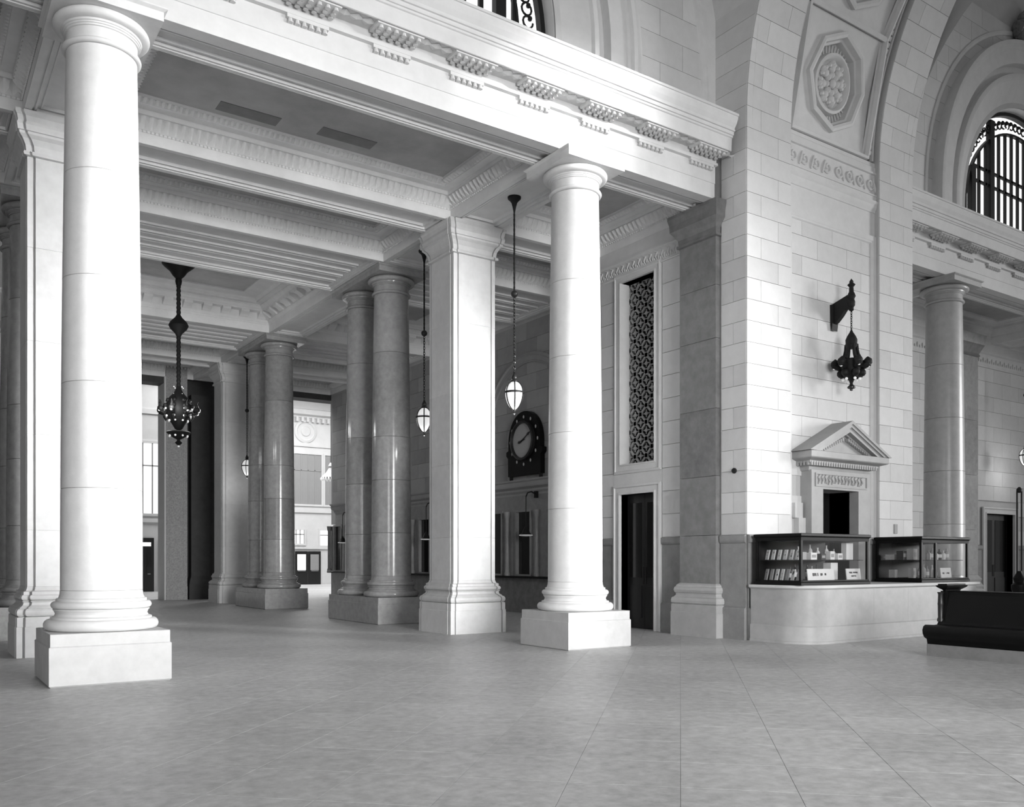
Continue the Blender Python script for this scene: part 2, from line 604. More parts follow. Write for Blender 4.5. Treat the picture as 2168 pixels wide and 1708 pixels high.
def rim(m, x0, x1, y0, y1, *a, **k):
    leaf_row(m, (x0, y1), (x1, y1), (0, -1), *a, **k)
    leaf_row(m, (x1, y0), (x1, y1), (-1, 0), *a, **k)
    leaf_row(m, (x0, y0), (x0, y1), (1, 0), *a, **k)
    leaf_row(m, (x0, y0), (x1, y0), (0, 1), *a, **k)

def coffer(x0, x1, y0, y1):
    MB().rect(COFFER, x0, x1, y0, y1).build('coffer_moulding', 'ceiling_stone', ceil_)
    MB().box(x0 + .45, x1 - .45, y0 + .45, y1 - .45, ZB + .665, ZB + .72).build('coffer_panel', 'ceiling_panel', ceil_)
    m = MB()
    rim(m, x0, x1, y0, y1, ZB + .255, .015, ZB + .445, .125, .135)
    stuff(m.build('leaf_moulding', 'ceiling_stone', ceil_))
    m = MB()
    rim(m, x0, x1, y0, y1, ZB + .20, .0, ZB + .24, .012, .07, w_=.6, thick=.02)
    stuff(m.build('bead_moulding', 'ceiling_stone', ceil_))
    m = MB()
    rim(m, x0 + .34, x1 - .34, y0 + .34, y1 - .34, ZB + .55, .005, ZB + .62, .09, .10, w_=.7, thick=.03)
    stuff(m.build('egg_moulding', 'ceiling_stone', ceil_))

def grand_coffer(x0, x1, y0, y1):
    pr = [(.004, ZB - .001), (.004, ZB + .24), (.02, ZB + .245), (.02, ZB + .28), (.05, ZB + .31), (.08, ZB + .36), (.08, ZB + .56), (.34, ZB + .565), (.34, ZB + .62), (.37, ZB + .63),
          (.42, ZB + .70), (.45, ZB + .705), (.45, ZB + .73), (.62, ZB + .735), (.62, ZB + .78), (.66, ZB + .80), (.70, ZB + .85), (1.15, ZB + .85), (1.15, ZB + .82), (1.22, ZB + .82), (1.22, ZB + .87)]
    MB().rect(pr, x0, x1, y0, y1).build('coffer_moulding', 'ceiling_stone', ceil_)
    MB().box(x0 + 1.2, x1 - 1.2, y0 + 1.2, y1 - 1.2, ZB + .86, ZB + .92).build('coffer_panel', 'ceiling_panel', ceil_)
    # scrolled modillions under the inner cornice
    mod = MB().prism([(0, ZB + .56), (0, ZB + .38), (.06, ZB + .37), (.12, ZB + .42), (.20, ZB + .46), (.27, ZB + .49), (.28, ZB + .56)], -.13, .13, 'y')
    me_ = mod.mesh('modillion', 'ceiling_stone')
    def put(x, y, rz):
        o_ = bpy.data.objects.new('modillion', me_)
        COL.objects.link(o_)
        o_.parent = ceil_
        o_.location = (x, y, 0)
        o_.rotation_euler = (0, 0, rz)
    nx = int((x1 - x0) / .57)
    for i in range(nx):
        x = x0 + (i + .5) * (x1 - x0) / nx
        put(x, y1 - .07, -PI / 2)
        put(x, y0 + .07, PI / 2)
    ny = int((y1 - y0) / .57)
    for i in range(ny):
        y = y0 + (i + .5) * (y1 - y0) / ny
        put(x1 - .07, y, PI)
        put(x0 + .07, y, 0)

for x0, x1 in spans:
    for k, (y0, y1) in enumerate(ROWS):
        if x0 == spans[2][0] and k == 0:
            coffer(x0, CW, y0, y1)
        elif k == 2:
            grand_coffer(x0, x1, y0, y1)
        else:
            coffer(x0, x1, y0, y1)
# darker repair slabs on the first coffer panel
for x, y in ((5.15, 15.98), (7.0, 15.85)):
    block('repair_slab', 'repair_stone', ceil_, x - .55, x + .55, y - .17, y + .17, ZB + .655, ZB + .665)

# ================================================================== ENTABLATURES
ENT = [(13.58, 9.0), (13.58, 10.5), (12.35, 10.50), (12.10, 10.47), (12.10, 10.425), (12.12, 10.42), (12.125, 10.38), (12.16, 10.30), (12.21, 10.23), (12.22, 10.20), (12.20, 10.195), (12.20, 10.165), (12.23, 10.16),
       (12.235, 10.10), (12.26, 10.095), (12.26, 10.06), (12.285, 10.05), (12.29, 10.0), (12.30, 9.81), (12.32, 9.805), (12.34, 9.84), (12.70, 9.84), (12.70, 9.70), (12.66, 9.69), (12.66, 9.64), (12.735, 9.635), (12.735, 9.305),
       (12.75, 9.30), (12.75, 9.0), (13.00, 9.0), (13.005, 9.035), (13.04, 9.035), (13.045, 9.012), (13.08, 9.012), (13.085, 9.06), (13.13, 9.06), (13.135, 9.04), (13.17, 9.04), (13.175, 9.09), (13.36, 9.09), (13.365, 9.04), (13.40, 9.04), (13.405, 9.06), (13.45, 9.06), (13.455, 9.012), (13.50, 9.012), (13.505, 9.0)]
def entablature(name, x0, x1, centre):
    root = struct_empty(name)
    MB().prism(ENT, x0, x1, 'x').build('entablature', 'limestone_plain', root)
    n0 = math.ceil((x0 + .3 - centre) / 1.385)
    n1 = math.floor((x1 - .3 - centre) / 1.385)
    mut = MB().box(-.40, .40, 12.345, 12.655, 9.785, 9.845).mesh('mutule', 'limestone_plain')
    peg = MB()
    for i in range(6):
        for j in range(3):
            peg.cyl((-.325 + i * .13, 12.40 + j * .105, 9.735), (-.325 + i * .13, 12.40 + j * .105, 9.79), .042, 8, .03)
    peg = peg.mesh('pegs', 'limestone_plain')
    reg = MB().box(-.325, .325, 12.665, 12.74, 9.585, 9.64)
    for i in range(6):
        reg.cyl((-.27 + i * .108, 12.70, 9.525), (-.27 + i * .108, 12.70, 9.59), .042, 8, .03)
    reg = reg.mesh('regula', 'limestone_plain')
    loz = MB()
    for a in (-.2, 0, .2):
        loz.add([(a - .13, 12.5, 9.835), (a, 12.39, 9.835), (a + .13, 12.5, 9.835), (a, 12.62, 9.835), (a, 12.5, 9.80)], [(0, 1, 4), (1, 2, 4), (2, 3, 4), (3, 0, 4)])
    loz = loz.mesh('lozenge_panel', 'limestone_plain')
    for n in range(n0, n1 + 1):
        x = centre + n * 1.385
        for nm, me_ in (('mutule', mut), ('regula', reg)):
            o_ = bpy.data.objects.new(nm, me_)
            COL.objects.link(o_)
            o_.parent = root
            o_.location = (x, 0, 0)
            if nm == 'mutule':
                q = bpy.data.objects.new('guttae', peg)
                COL.objects.link(q)
                q.parent = o_
        o_ = bpy.data.objects.new('lozenge_panel', loz)
        COL.objects.link(o_)
        o_.parent = root
        o_.location = (x + .69, 0, 0)
    return root
entablature('trim_1', -8.0, 13.72, 6.36)
entablature('trim_2', PX1, 36.0, 27.36)

# ================================================================== LUNETTE WALLS AND WINDOWS
LZ, LY = 11.2, 13.0
def lunette(idx, cx, x0, x1):
    wl = struct_empty('wall_lunette_%d' % idx)
    # backing with the window opening left free
    m = MB()
    ring_o, ring_i = [], []
    n = 48
    for i in range(n + 1):
        t = PI * i / n
        ring_i.append((cx + 3.56 * math.cos(t), LY + .07, LZ + 3.56 * math.sin(t)))
        ring_o.append((cx + 7.9 * math.cos(t), LY + .07, LZ + 7.9 * math.sin(t)))
    ring_i = [(cx + 3.56, LY + .07, 10.4)] + ring_i + [(cx - 3.56, LY + .07, 10.4)]
    ring_o = [(cx + 7.9, LY + .07, 10.4)] + ring_o + [(cx - 7.9, LY + .07, 10.4)]
    m.loft([ring_i, ring_o], False)
    m.build('wall_backing', 'joint', wl)
    def skip(a0, a1, b0, b1):
        near = math.hypot(max(0, max(a0 - cx, cx - a1)), max(0, max(b0 - LZ, 0) if b0 > LZ else 0))
        far = math.hypot(min(abs(a0 - cx), abs(a1 - cx)), max(0, b0 - LZ))
        return near < 3.92 or far > 7.75
    ashlar(wl, 'y', LY, x0, x1, 10.45, 16.8, .53, 1.15, skip=skip, thick=.06)
    # moulded archivolt around the window
    pr = [(5.27, LY), (5.27, LY - .28), (5.20, LY - .30), (5.16, LY - .30), (5.12, LY - .24), (5.05, LY - .24), (5.02, LY - .20), (4.66, LY - .20), (4.64, LY - .012), (4.40, LY - .012), (4.40, LY - .17),
          (4.34, LY - .19), (4.28, LY - .19), (4.24, LY - .13), (3.56, LY + .12), (3.56, LY + .75)]
    MB().arc(pr, cx, LZ, 10.4).build('archivolt', 'limestone_plain', wl, True, 25)
    # raised border of the outer panel
    pr = [(5.62, LY), (5.62, LY - .03), (5.56, LY - .05), (5.50, LY - .03), (5.50, LY)]
    MB().arc(pr, cx, LZ, 10.4).build('panel_border', 'limestone_plain', wl, True, 30)
    pr = [(7.80, LY), (7.80, LY - .06), (7.42, LY - .06), (7.40, LY - .03), (7.28, LY - .03), (7.26, LY)]
    MB().arc(pr, cx, LZ, 10.4).build('wall_rib', 'limestone_plain', wl, True, 30)
    # vault severy springing from the wall
    rows = []
    for i in range(15):
        z = 10.4 + (17.0 - 10.4) * i / 14
        dz = max(0, z - LZ)
        xs = math.sqrt(7.79 ** 2 - dz * dz)
        yf = arch_y(z) - .0
        rows.append((xs, z, yf))
    for s_ in (-1, 1):
        m = MB().loft([[(cx + s_ * a, LY, z), (cx + s_ * a, yf, z)] for a, z, yf in rows], False)
        m.build('vault_severy', 'limestone_plain', wl, True)
    # window
    wn = struct_empty('window_%d' % idx)
    disc = [(cx + 3.55 * math.cos(PI * i / 40), LY + .55, LZ + 3.55 * math.sin(PI * i / 40)) for i in range(41)] + [(cx - 3.55, LY + .55, 10.3), (cx + 3.55, LY + .55, 10.3)]
    MB().add(disc, [tuple(range(len(disc)))]).build('pane', 'window_light', wn)
    MB().arc([(3.56, LY + .38), (3.46, LY + .38), (3.46, LY + .52), (3.56, LY + .52)], cx, LZ, 10.3).build('frame', 'iron', wn)
    MB().arc([(2.98, LY + .40), (2.92, LY + .40), (2.92, LY + .50), (2.98, LY + .50), (2.98, LY + .40)], cx, LZ, 10.3).build('inner_frame', 'iron', wn)
    for a in (-1.55, 1.55, -2.55, 2.55):
        h = math.sqrt(max(0, 3.4 ** 2 - a * a)) if abs(a) < 2 else math.sqrt(2.95 ** 2 - a * a)
        MB().box(cx + a - .11, cx + a + .11, LY + .36, LY + .50, 10.3, LZ + h).build('mullion', 'iron', wn)
    for k in range(-8, 9):
        a = k * .36
        if min(abs(abs(a) - 1.55), abs(abs(a) - 2.55)) < .15:
            continue
        h = math.sqrt(max(.01, 2.95 ** 2 - a * a)) if abs(a) < 2.9 else .1
        MB().box(cx + a - .045, cx + a + .045, LY + .41, LY + .47, 10.3, LZ + h).build('muntin', 'iron', wn)
    for z in (11.1, 12.35, 12.75):
        hx = math.sqrt(max(.1, 2.95 ** 2 - max(0, z - LZ) ** 2))
        MB().box(cx - hx, cx + hx, LY + .41, LY + .47, z - .035, z + .035).build('transom', 'iron', wn)
    # scrolled ironwork between the two frames
    m = MB()
    for i in range(44):
        t = PI * (i + .5) / 44
        c = (cx + 3.22 * math.cos(t), LY + .45, LZ + 3.22 * math.sin(t))
        m.tube([(c[0] + .11 * math.cos(a) , c[1], c[2] + .11 * math.sin(a)) for a in [2 * PI * q / 10 * .85 + i for q in range(11)]], .022, 5)
        m.ball((c[0] + .07 * math.cos(t + 1), c[1] - .02, c[2] + .07 * math.sin(t + 1)), .05, nu=6, nv=4)
    for s_ in (-1, 1):
        for q in range(4):
            c = (cx + s_ * 3.22, LY + .45, 10.35 + q * .22)
            m.tube([(c[0] + .10 * math.cos(a), c[1], c[2] + .10 * math.sin(a)) for a in [2 * PI * k / 10 for k in range(9)]], .022, 5)
    stuff(m.build('scrollwork', 'iron', wn))
    return wl

# ================================================================== GREAT PIER WITH THE TRANSVERSE ARCH
AZ, AR = 10.55, 7.2
def arch_y(z, d=0.0):
    if z <= AZ:
        return PYF + d
    return PYF - AR + math.sqrt(max(.01, (AR + d) ** 2 - (z - AZ) ** 2))
def bend(x, d, s):
    """x along the pier, d depth into the wall, s developed height -> 3D"""
    if s <= AZ:
        return (x, PYF + d, s)
    p = (s - AZ) / AR
    return (x, PYF - AR + (AR + d) * math.cos(p), AZ + (AR + d) * math.sin(p))

wp = MB()
RD = .13                         # depth of the central recess
XL, XR = 15.31, 18.42            # recess edges
STOP = 16.6                      # developed height of the arch built
def strip(x0, x1, d0, d1, s0, s1, n=24):
    rings = []
    for i in range(n + 1):
        s = s0 + (s1 - s0) * i / n
        rings.append([bend(x0, d0, s), bend(x1, d0, s), bend(x1, d1, s), bend(x0, d1, s)])
    return rings
DL, DR, DT = 16.20, 17.44, 3.12  # pedimented door opening
BK = .03
wp.loft(strip(PX0 + BK, XL, BK, 1.0, 0, STOP), True, True, True)
wp.loft(strip(XR, PX1 - BK, BK, 1.0, 0, STOP), True, True, True)
wp.loft(strip(XL, XR, RD + BK, 1.0, DT, 9.0), True, True, True)
wp.loft(strip(XL, XR, RD + .3, 1.0, 9.0, STOP), True, True, True)
wp.box(XL, DL, PYF + RD + BK, PYF + 1, 0, DT)
wp.box(DR, XR, PYF + RD + BK, PYF + 1, 0, DT)
wp.box(PX0 + BK, PX0 + 1.0, PYF + .9, 13.2, 0, 12)
pier_w = wp.build('wall_pier', 'joint')
structure(pier_w)

def bent_block(name, x0, x1, s0, s1, d0, d1, parent, mat='limestone', g=.004):
    m = MB()
    n = 3 if s1 > AZ else 1
    m.loft(strip(x0 + g, x1 - g, d0, d1, s0 + g, s1 - g, n), True, True, True)
    return m.build(name, mat, parent)
crs = .43
k = 0
s = 2.12
while s < STOP - .1:
    s1_ = min(s + crs, STOP)
    for (a, b) in ((PX0, XL), (XR, PX1)):
        cuts = [a, a + (.42 if k % 2 else .95), b]
        for c0, c1_ in zip(cuts, cuts[1:]):
            bent_block('stone_block', c0, c1_, s, s1_, 0, BK + .02, pier_w)
    s = s1_
    k += 1
# lower plain part of the recess: framed panel of ashlar
ashlar(pier_w, 'y', PYF + RD, XL, XR, 2.12, 8.95, .43, 1.02, thick=BK + .02,
       skip=lambda a0, a1, b0, b1: (a1 > DL and a0 < DR and b0 < DT))
frame_y([(0, .0), (0, -.05), (.10, -.05), (.12, -.035), (.15, -.03), (.17, 0)], XL + .005, XR - .005, .4, 9.0, PYF + RD, 'panel_frame', 'limestone_plain', pier_w)
# mouldings and wave band at the springing
def band(name, prof, x0=XL, x1=XR, parent=pier_w, mat='limestone_plain'):
    rings = [[bend(x0, d, s_), bend(x1, d, s_)] for d, s_ in prof]
    return MB().loft(rings, False).build(name, mat, parent)
band('flat_band', [(RD, 9.0), (RD, 9.55), (RD - .02, 9.56), (RD - .02, 9.60), (RD - .05, 9.66), (RD - .06, 9.72), (RD - .09, 9.76), (RD - .09, 9.80), (RD - .04, 9.805), (RD - .04, 9.92),
     (RD - .06, 9.925), (RD - .06, 9.955), (RD - .0, 9.96), (RD - .0, 10.42), (RD - .045, 10.43), (RD - .045, 10.47), (RD - .02, 10.48), (RD - .02, 10.60), (RD + .0, 10.62), (RD, 10.70)])
m = MB()
for i in range(8):
    c = XL + .22 + i * (XR - XL - .40) / 7
    fl_ = 1 if i < 4 else -1
    pts = []
    for q in range(15):
        t = q / 14
        a = 4.2 - 6.8 * t
        r = .03 + .105 * t
        pts.append(bend(c + fl_ * r * math.cos(a), RD - .012, 10.19 + r * math.sin(a)))
    m.tube(pts, .027, 6)
    m.tube([bend(c + fl_ * (-.19 + .11 * t_), RD - .012, 10.03 + .30 * t_) for t_ in (0, .25, .5, .75, 1)], [.016, .036, .040, .030, .016], 6)
stuff(m.build('wave_scroll', 'limestone_plain', pier_w, True))
# coffers with octagonal rosettes
def coffer_panel(sc):
    xa, xb = XL + .22, XR - .40
    s0_, s1_ = sc - 1.17, sc + 1.17
    xc = (xa + xb) / 2
    m = MB().rect([(-.10, RD + .25), (-.10, RD - .06), (-.05, RD - .08), (-.02, RD - .02), (0, RD - .02), (0, RD + .03), (.05, RD + .03)], xa, xb, s0_, s1_)
    m.map(lambda a, b, c: bend(a, c, b)).build('coffer_frame', 'limestone_plain', pier_w)
    def octa(r, d):
        return [bend(xc + r * .96 * math.sin(PI / 4 * q), d, sc + r * 1.02 * math.cos(PI / 4 * q)) for q in range(8)]
    MB().loft([octa(1.0, RD + .03), octa(1.0, RD - .07), octa(.94, RD - .09), octa(.88, RD - .07), octa(.85, RD + .05), octa(.80, RD + .06), octa(.78, RD + .22)], True, False, True).build('octagon', 'limestone_plain', pier_w)
    sq = [(xc, s1_), (xb, s1_), (xb, sc), (xb, s0_), (xc, s0_), (xa, s0_), (xa, sc), (xa, s1_)]
    oc = [(xc + .98 * .96 * math.sin(PI / 4 * q), sc + .98 * 1.02 * math.cos(PI / 4 * q)) for q in range(8)]
    MB().loft([[bend(a[0] + (b[0] - a[0]) * t / 4, RD + .028, a[1] + (b[1] - a[1]) * t / 4) for a, b in zip(sq, oc)] for t in range(5)], True).build('coffer_field', 'limestone_plain', pier_w)
    def circ(r, d, nn=32):
        return [bend(xc + r * math.cos(2 * PI * q / nn), d, sc + r * math.sin(2 * PI * q / nn)) for q in range(nn)]
    MB().loft([circ(.60, RD + .22), circ(.59, RD + .06), circ(.54, RD + .04), circ(.50, RD + .08), circ(.47, RD + .16)], True, False, True).build('rosette_ring', 'limestone_plain', pier_w, True)
    m = MB()
    for q in range(44):
        a = 2 * PI * q / 44
        m.tube([bend(xc + r * math.cos(a), RD + .19, sc + r * math.sin(a)) for r in (.61, .74)], .022, 5)
    for q in range(8):
        a = 2 * PI * q / 8 + .2
        for r, sz in ((.17, .07), (.29, .085), (.40, .06)):
            c = bend(xc + r * math.cos(a), RD + .12, sc + r * math.sin(a))
            m.ball(c, sz * 1.1, .09, sz * 1.1, 8, 5)
        for da in (-.22, .22):
            c = bend(xc + .36 * math.cos(a + da), RD + .12, sc + .36 * math.sin(a + da))
            m.ball(c, .055, .07, .055, 6, 4)
    m.ball(bend(xc, RD + .09, sc), .09, .09, .10, 10, 6)
    stuff(m.build('rosette', 'limestone_plain', pier_w, True))
for sc in (11.98, 14.42):
    coffer_panel(sc)
# leaf border and bead border beside the coffers
m = MB()
s = 10.85
while s < 15.6:
    x = XR - .25
    p = [bend(x - .10, RD, s), bend(x + .10, RD, s), bend(x + .10, RD, s + .10), bend(x - .10, RD, s + .10), bend(x - .04, RD - .05, s + .05), bend(x + .05, RD - .05, s + .05)]
    m.add(p, [(0, 1, 5, 4), (1, 2, 5), (2, 3, 4, 5), (3, 0, 4)])
    m.ball(bend(XL + .07, RD - .012, s + .05), .022, .022, .032, 6, 4)
    s += .125
stuff(m.build('leaf_border', 'limestone_plain', pier_w))
m = MB()
for a, b in ((XL, XL + .13), (XR - .38, XR - .35), (XR - .13, XR - .09)):
    m.loft(strip(a, b, RD - .03, RD + .05, 10.72, 15.8, 16), True, True, True)
m.build('coffer_border', 'limestone_plain', pier_w)

# left flank of the pier (faces -X), pilaster, wall with grille window and door
def xcourse(y0, y1, z0, z1, x, parent, **kw):
    ashlar(parent, 'x', x, y0, y1, z0, z1, .43, kw.pop('length', 1.1), **kw)
xcourse(PYF + .03, 12.78, 2.12, 10.3, PX0, pier_w, length=.75, thick=BK + .02)
k = 0
while 10.3 + k * .43 < 13.8:           # flank above the cornice, up to the vault
    za, zb_ = 10.304 + k * .43, 10.726 + k * .43
    zm = (za + zb_) / 2
    MB().prism([(12.98, za), (12.98, zb_), (arch_y(zb_) + .03, zb_), (arch_y(zm) + .03, zm), (arch_y(za) + .03, za)], PX0, PX0 + .05, 'x').build('stone_block', 'limestone', pier_w)
    k += 1
def wains(parent, plane, pos, a0, a1, z1=2.12):
    """marble dado with a moulded cap and base, facing -X or -Y"""
    pr = [(.0, 0), (-.07, 0), (-.07, .62), (-.055, .64), (-.02, .66), (-.02, z1 - .17), (-.045, z1 - .16), (-.06, z1 - .12), (-.06, z1 - .02), (-.03, z1), (0.02, z1)]
    if plane == 'x':
        m = MB().prism([(pos + p, q) for p, q in pr] + [(pos + .1, z1), (pos + .1, 0)], a0, a1, 'y')
    else:
        m = MB().prism([(pos + p, q) for p, q in pr] + [(pos + .1, z1), (pos + .1, 0)], a0, a1, 'x')
    return m.build('wainscot', 'wainscot_marble', parent)
wains(pier_w, 'x', PX0 + .02, PYF + .03, 12.8)
wains(pier_w, 'y', PYF + .02, PX0 + .04, DL - .42)
wains(pier_w, 'y', PYF + .02, DR + .42, PX1)

# pilaster of dark marble on the flank
pil = struct_empty('wall_pilaster')
PLX = 13.84
zs = (1.12, 2.12, 3.35, 4.75, 6.2, 7.3, 8.30)
for a, b in zip(zs, zs[1:]):
    block('marble_slab', 'dark_marble', pil, PLX, PLX + .25, 12.83, 13.86, a + .004, b - .004)
for nm, pr in (('plinth', [(-.14, 0), (-.14, .5), (-.13, .51), (-.13, .66), (-.12, .67)]),
               ('base', [(-.10, .67), (-.13, .70), (-.135, .75), (-.12, .81), (-.09, .82), (-.06, .86), (-.06, .90), (-.08, .92), (-.095, .97), (-.08, 1.03), (-.06, 1.04), (-.05, 1.08), (0, 1.12)]),
               ('capital', [(0, 8.30), (-.05, 8.31), (-.05, 8.36), (-.02, 8.375), (-.03, 8.48), (-.08, 8.57), (-.13, 8.63), (-.155, 8.665), (-.155, 8.70), (-.16, 8.8), (-.19, 8.93), (-.19, 8.998)])):
    MB().rect(pr, PLX, PLX + .3, 12.83, 13.86, True, True).build(nm, 'dark_marble' if nm == 'capital' else 'counter_marble', pil)

wb = struct_empty('wall_aisle')
DY0, DY1, DZ = 14.86, 16.04, 3.15
GY0, GY1, GZ0, GZ1 = 14.86, 16.02, 3.86, 8.16
m = MB()
m.box(CW + .04, CW + .5, 13.6, DY0, 0, 9)
m.box(CW + .04, CW + .5, DY1, 16.9, 0, 9)
m.box(CW + .04, CW + .5, DY0, DY1, DZ, GZ0)
m.box(CW + .04, CW + .5, DY0, DY1, GZ1, 9)
m.box(CW + .5, CW + .6, 13.6, 16.9, 0, 9)
m.box(CW + .04, TX + .5, 16.84, 16.9, 0, 9)
m.build('wall_backing', 'joint', wb)
ashlar(wb, 'x', CW, 13.86, 16.9, 2.12, 8.30, .515, 1.02, thick=.06,
       skip=lambda a0, a1, b0, b1: a1 > DY0 - .25 and a0 < DY1 + .25 and not (b0 > DZ + .30 and b1 < GZ0 - .05))
for (a, b) in ((13.86, DY0 - .24), (DY1 + .24, 16.9)):
    k = 0
    while 2.12 + k * .515 < 8.25:
        z = 2.12 + k * .515
        block('stone_block', 'limestone', wb, CW - .001, CW + .06, a + .006, b - .006, z + .006, min(z + .509, 8.30))
        k += 1
block('stone_block', 'limestone', wb, CW, CW + .06, DY0 - .236, DY1 + .236, DZ + .20, GZ0 - .21)
wains(wb, 'x', CW + .02, 13.86, DY0 - .24)
wains(wb, 'x', CW + .02, DY1 + .24, 16.9)
# carved frieze and plain band over the wall
MB().prism([(CW + .05, 8.28), (CW - .03, 8.28), (CW - .04, 8.31), (CW - .01, 8.33), (CW - .01, 8.62), (CW - .05, 8.64), (CW - .05, 8.68), (CW, 8.70), (CW, 9.0), (CW + .05, 9.0)], 13.86, 16.9, 'y').build('frieze', 'limestone_plain', wb)
m = MB()
y = 13.95
while y < 16.8:
    m.ball((CW - .015, y, 8.43), .03, .035, .07, 6, 4)
    m.tube([(CW - .02, y + .05, 8.36), (CW - .035, y + .09, 8.45), (CW - .02, y + .05, 8.55), (CW - .03, y + .13, 8.58)], .016, 5)
    m.ball((CW - .015, y + .13, 8.40), .03, .03, .04, 6, 4)
    y += .19
stuff(m.build('carved_ornament', 'limestone_plain', wb, True))

# tall grille window
g3 = struct_empty('window_3')
frame_x([(-.22, .02), (-.22, -.03), (-.17, -.045), (-.15, -.02), (-.04, -.02), (-.03, -.035), (0, -.035), (0, .34)], GY0, GY1, GZ0, GZ1, CW, 'frame', 'limestone_plain', g3)
MB().box(CW + .42, CW + .44, GY0, GY1, GZ0, GZ1).build('black_sheet', 'black_void', g3)
m = MB()
stp = .1933
ny = round((GY1 - GY0) / stp)
nz = round((GZ1 - GZ0) / stp)
xg = CW + .27
for i in range(ny + 1):
    for j in range(nz + 1):
        yy, zz = GY0 + i * (GY1 - GY0) / ny, GZ0 + j * (GZ1 - GZ0) / nz
        if (i + j) % 2 == 0:
            m.add([(xg, yy + a, zz + b) for a, b in ((-.078, 0), (0, -.078), (.078, 0), (0, .078))] + [(xg + .03, yy + a, zz + b) for a, b in ((-.078, 0), (0, -.078), (.078, 0), (0, .078))],
                  [(0, 1, 2, 3), (4, 5, 6, 7), (0, 1, 5, 4), (1, 2, 6, 5), (2, 3, 7, 6), (3, 0, 4, 7)])
            for a, b in ((1, 1), (1, -1)):
                y2, z2 = yy + a * (GY1 - GY0) / ny, zz + b * (GZ1 - GZ0) / nz
                if GY0 - .01 <= y2 <= GY1 + .01 and GZ0 - .01 <= z2 <= GZ1 + .01:
                    d = .019
                    m.add([(xg + q, yy + s_ * d * a, zz - s_ * d * b) for q in (0, .03) for s_ in (1, -1)] + [(xg + q, y2 + s_ * d * a, z2 - s_ * d * b) for q in (0, .03) for s_ in (1, -1)],
                          [(0, 1, 5, 4), (2, 3, 7, 6), (0, 2, 6, 4), (1, 3, 7, 5)])
        else:
            m.box(xg, xg + .03, yy - .036, yy + .036, zz - .036, zz + .036)
            for a, b in ((1, 0), (-1, 0), (0, 1), (0, -1)):
                m.box(xg + .005, xg + .025, min(yy, yy + a * .09) - .012 * abs(b), max(yy, yy + a * .09) + .012 * abs(b), min(zz, zz + b * .09) - .012 * abs(a), max(zz, zz + b * .09) + .012 * abs(a))
m.build('grille', 'grille_metal', g3)

def dark_door(name, plane, pos, a0, a1, z1, reveal=.3, surround=.22, mat='limestone_plain', wood='door_wood'):
    d = struct_empty(name)
    pr = [(-surround, .02), (-surround, -.04), (-surround + .05, -.055), (-surround + .07, -.025), (-.05, -.025), (-.035, -.045), (0, -.045), (0, reveal)]
    fn = frame_x if plane == 'x' else frame_y
    fn(pr, a0, a1, -surround - .1, z1, pos, 'door_surround', mat, d)
    q = pos + reveal - .08
    def bx(nm, b0, b1, c0, c1, t0, t1, mt):
        (MB().box(q + t0, q + t1, b0, b1, c0, c1) if plane == 'x' else MB().box(b0, b1, q + t0, q + t1, c0, c1)).build(nm, mt, d)
    mid = (a0 + a1) / 2
    bx('door_leaf', a0, mid - .004, .01, z1, .02, .07, wood)
    bx('door_leaf', mid + .004, a1, .01, z1, .02, .07, wood)
    for s0, s1 in ((a0, mid), (mid, a1)):
        bx('door_panel', s0 + .09, s1 - .09, .25, 1.0, .0, .03, wood)
        bx('door_glass', s0 + .10, s1 - .10, 1.2, z1 - .2, .005, .03, 'glass_dark')
        bx('push_plate', mid - .06 if s0 == a0 else mid + .02, mid - .02 if s0 == a0 else mid + .06, 1.05, 1.45, .0, .025, 'bronze')
    return d
dark_door('door_1', 'x', CW, DY0, DY1, DZ)

# pedimented doorway in the pier
d2 = struct_empty('door_2')
PCX = (DL + DR) / 2 + .02
YF = 11.97                       # face of the doorcase
bl, br = PCX - 1.03, PCX + 1.03
m = MB()
m.box(bl, DL, YF, PYF + RD + .04, 0, 3.52)
m.box(DR, br, YF, PYF + RD + .04, 0, 3.52)
m.box(DL, DR, YF, PYF + RD + .04, DT, 3.52)
m.build('doorcase', 'doorcase_stone', d2)
MB().box(DL - .02, DL, PYF + .1, PYF + .9, 0, DT).box(DR, DR + .02, PYF + .1, PYF + .9, 0, DT).build('reveal', 'wainscot_marble', d2)
MB().box(DL, DR, PYF + .62, PYF + .68, 0, DT).build('door_leaf', 'door_wood', d2)
MB().box(DL + .78, DL + .80, PYF + .59, PYF + .63, .9, 2.9).build('door_stile', 'bronze', d2)
frame_y([(0, 0), (0, -.02), (.03, -.02), (.035, 0)], bl + .12, br - .12, 3.17, 3.46, YF, 'inscription_border', 'doorcase_stone', d2)
m = MB()
random.seed(3)
x = bl + .22
while x < br - .25:                       # worn carved relief
    z = 3.22 + random.random() * .04
    m.tube([(x, YF - .004, z), (x + .03, YF - .016, z + .07), (x - .01, YF - .004, z + .14), (x + .04, YF - .012, z + .19)], .014, 5)
    m.ball((x + .06, YF - .002, 3.25 + random.random() * .14), .024, .018, .03, 6, 4)
    x += .115
stuff(m.build('carved_ornament', 'doorcase_stone', d2, True))
HW = 1.36
def lofty(pr, x0, x1, y0, z):
    pass
m = MB().rect([(.30, 3.50), (.28, 3.56), (.28, 3.60), (.16, 3.66), (.16, 3.70), (.02, 3.74), (0, 3.76), (0, 3.88), (.02, 3.89)], PCX - HW, PCX + HW, 11.72, 12.6, True, True)
m.build('cornice', 'doorcase_stone', d2)
m = MB()
x = PCX - HW + .20
while x < PCX + HW - .2:
    m.box(x, x + .045, 11.87, 11.95, 3.60, 3.69)
    x += .083
y = 11.92
while y < 12.2:
    m.box(PCX - HW + .15, PCX - HW + .22, y, y + .045, 3.60, 3.69)
    y += .083
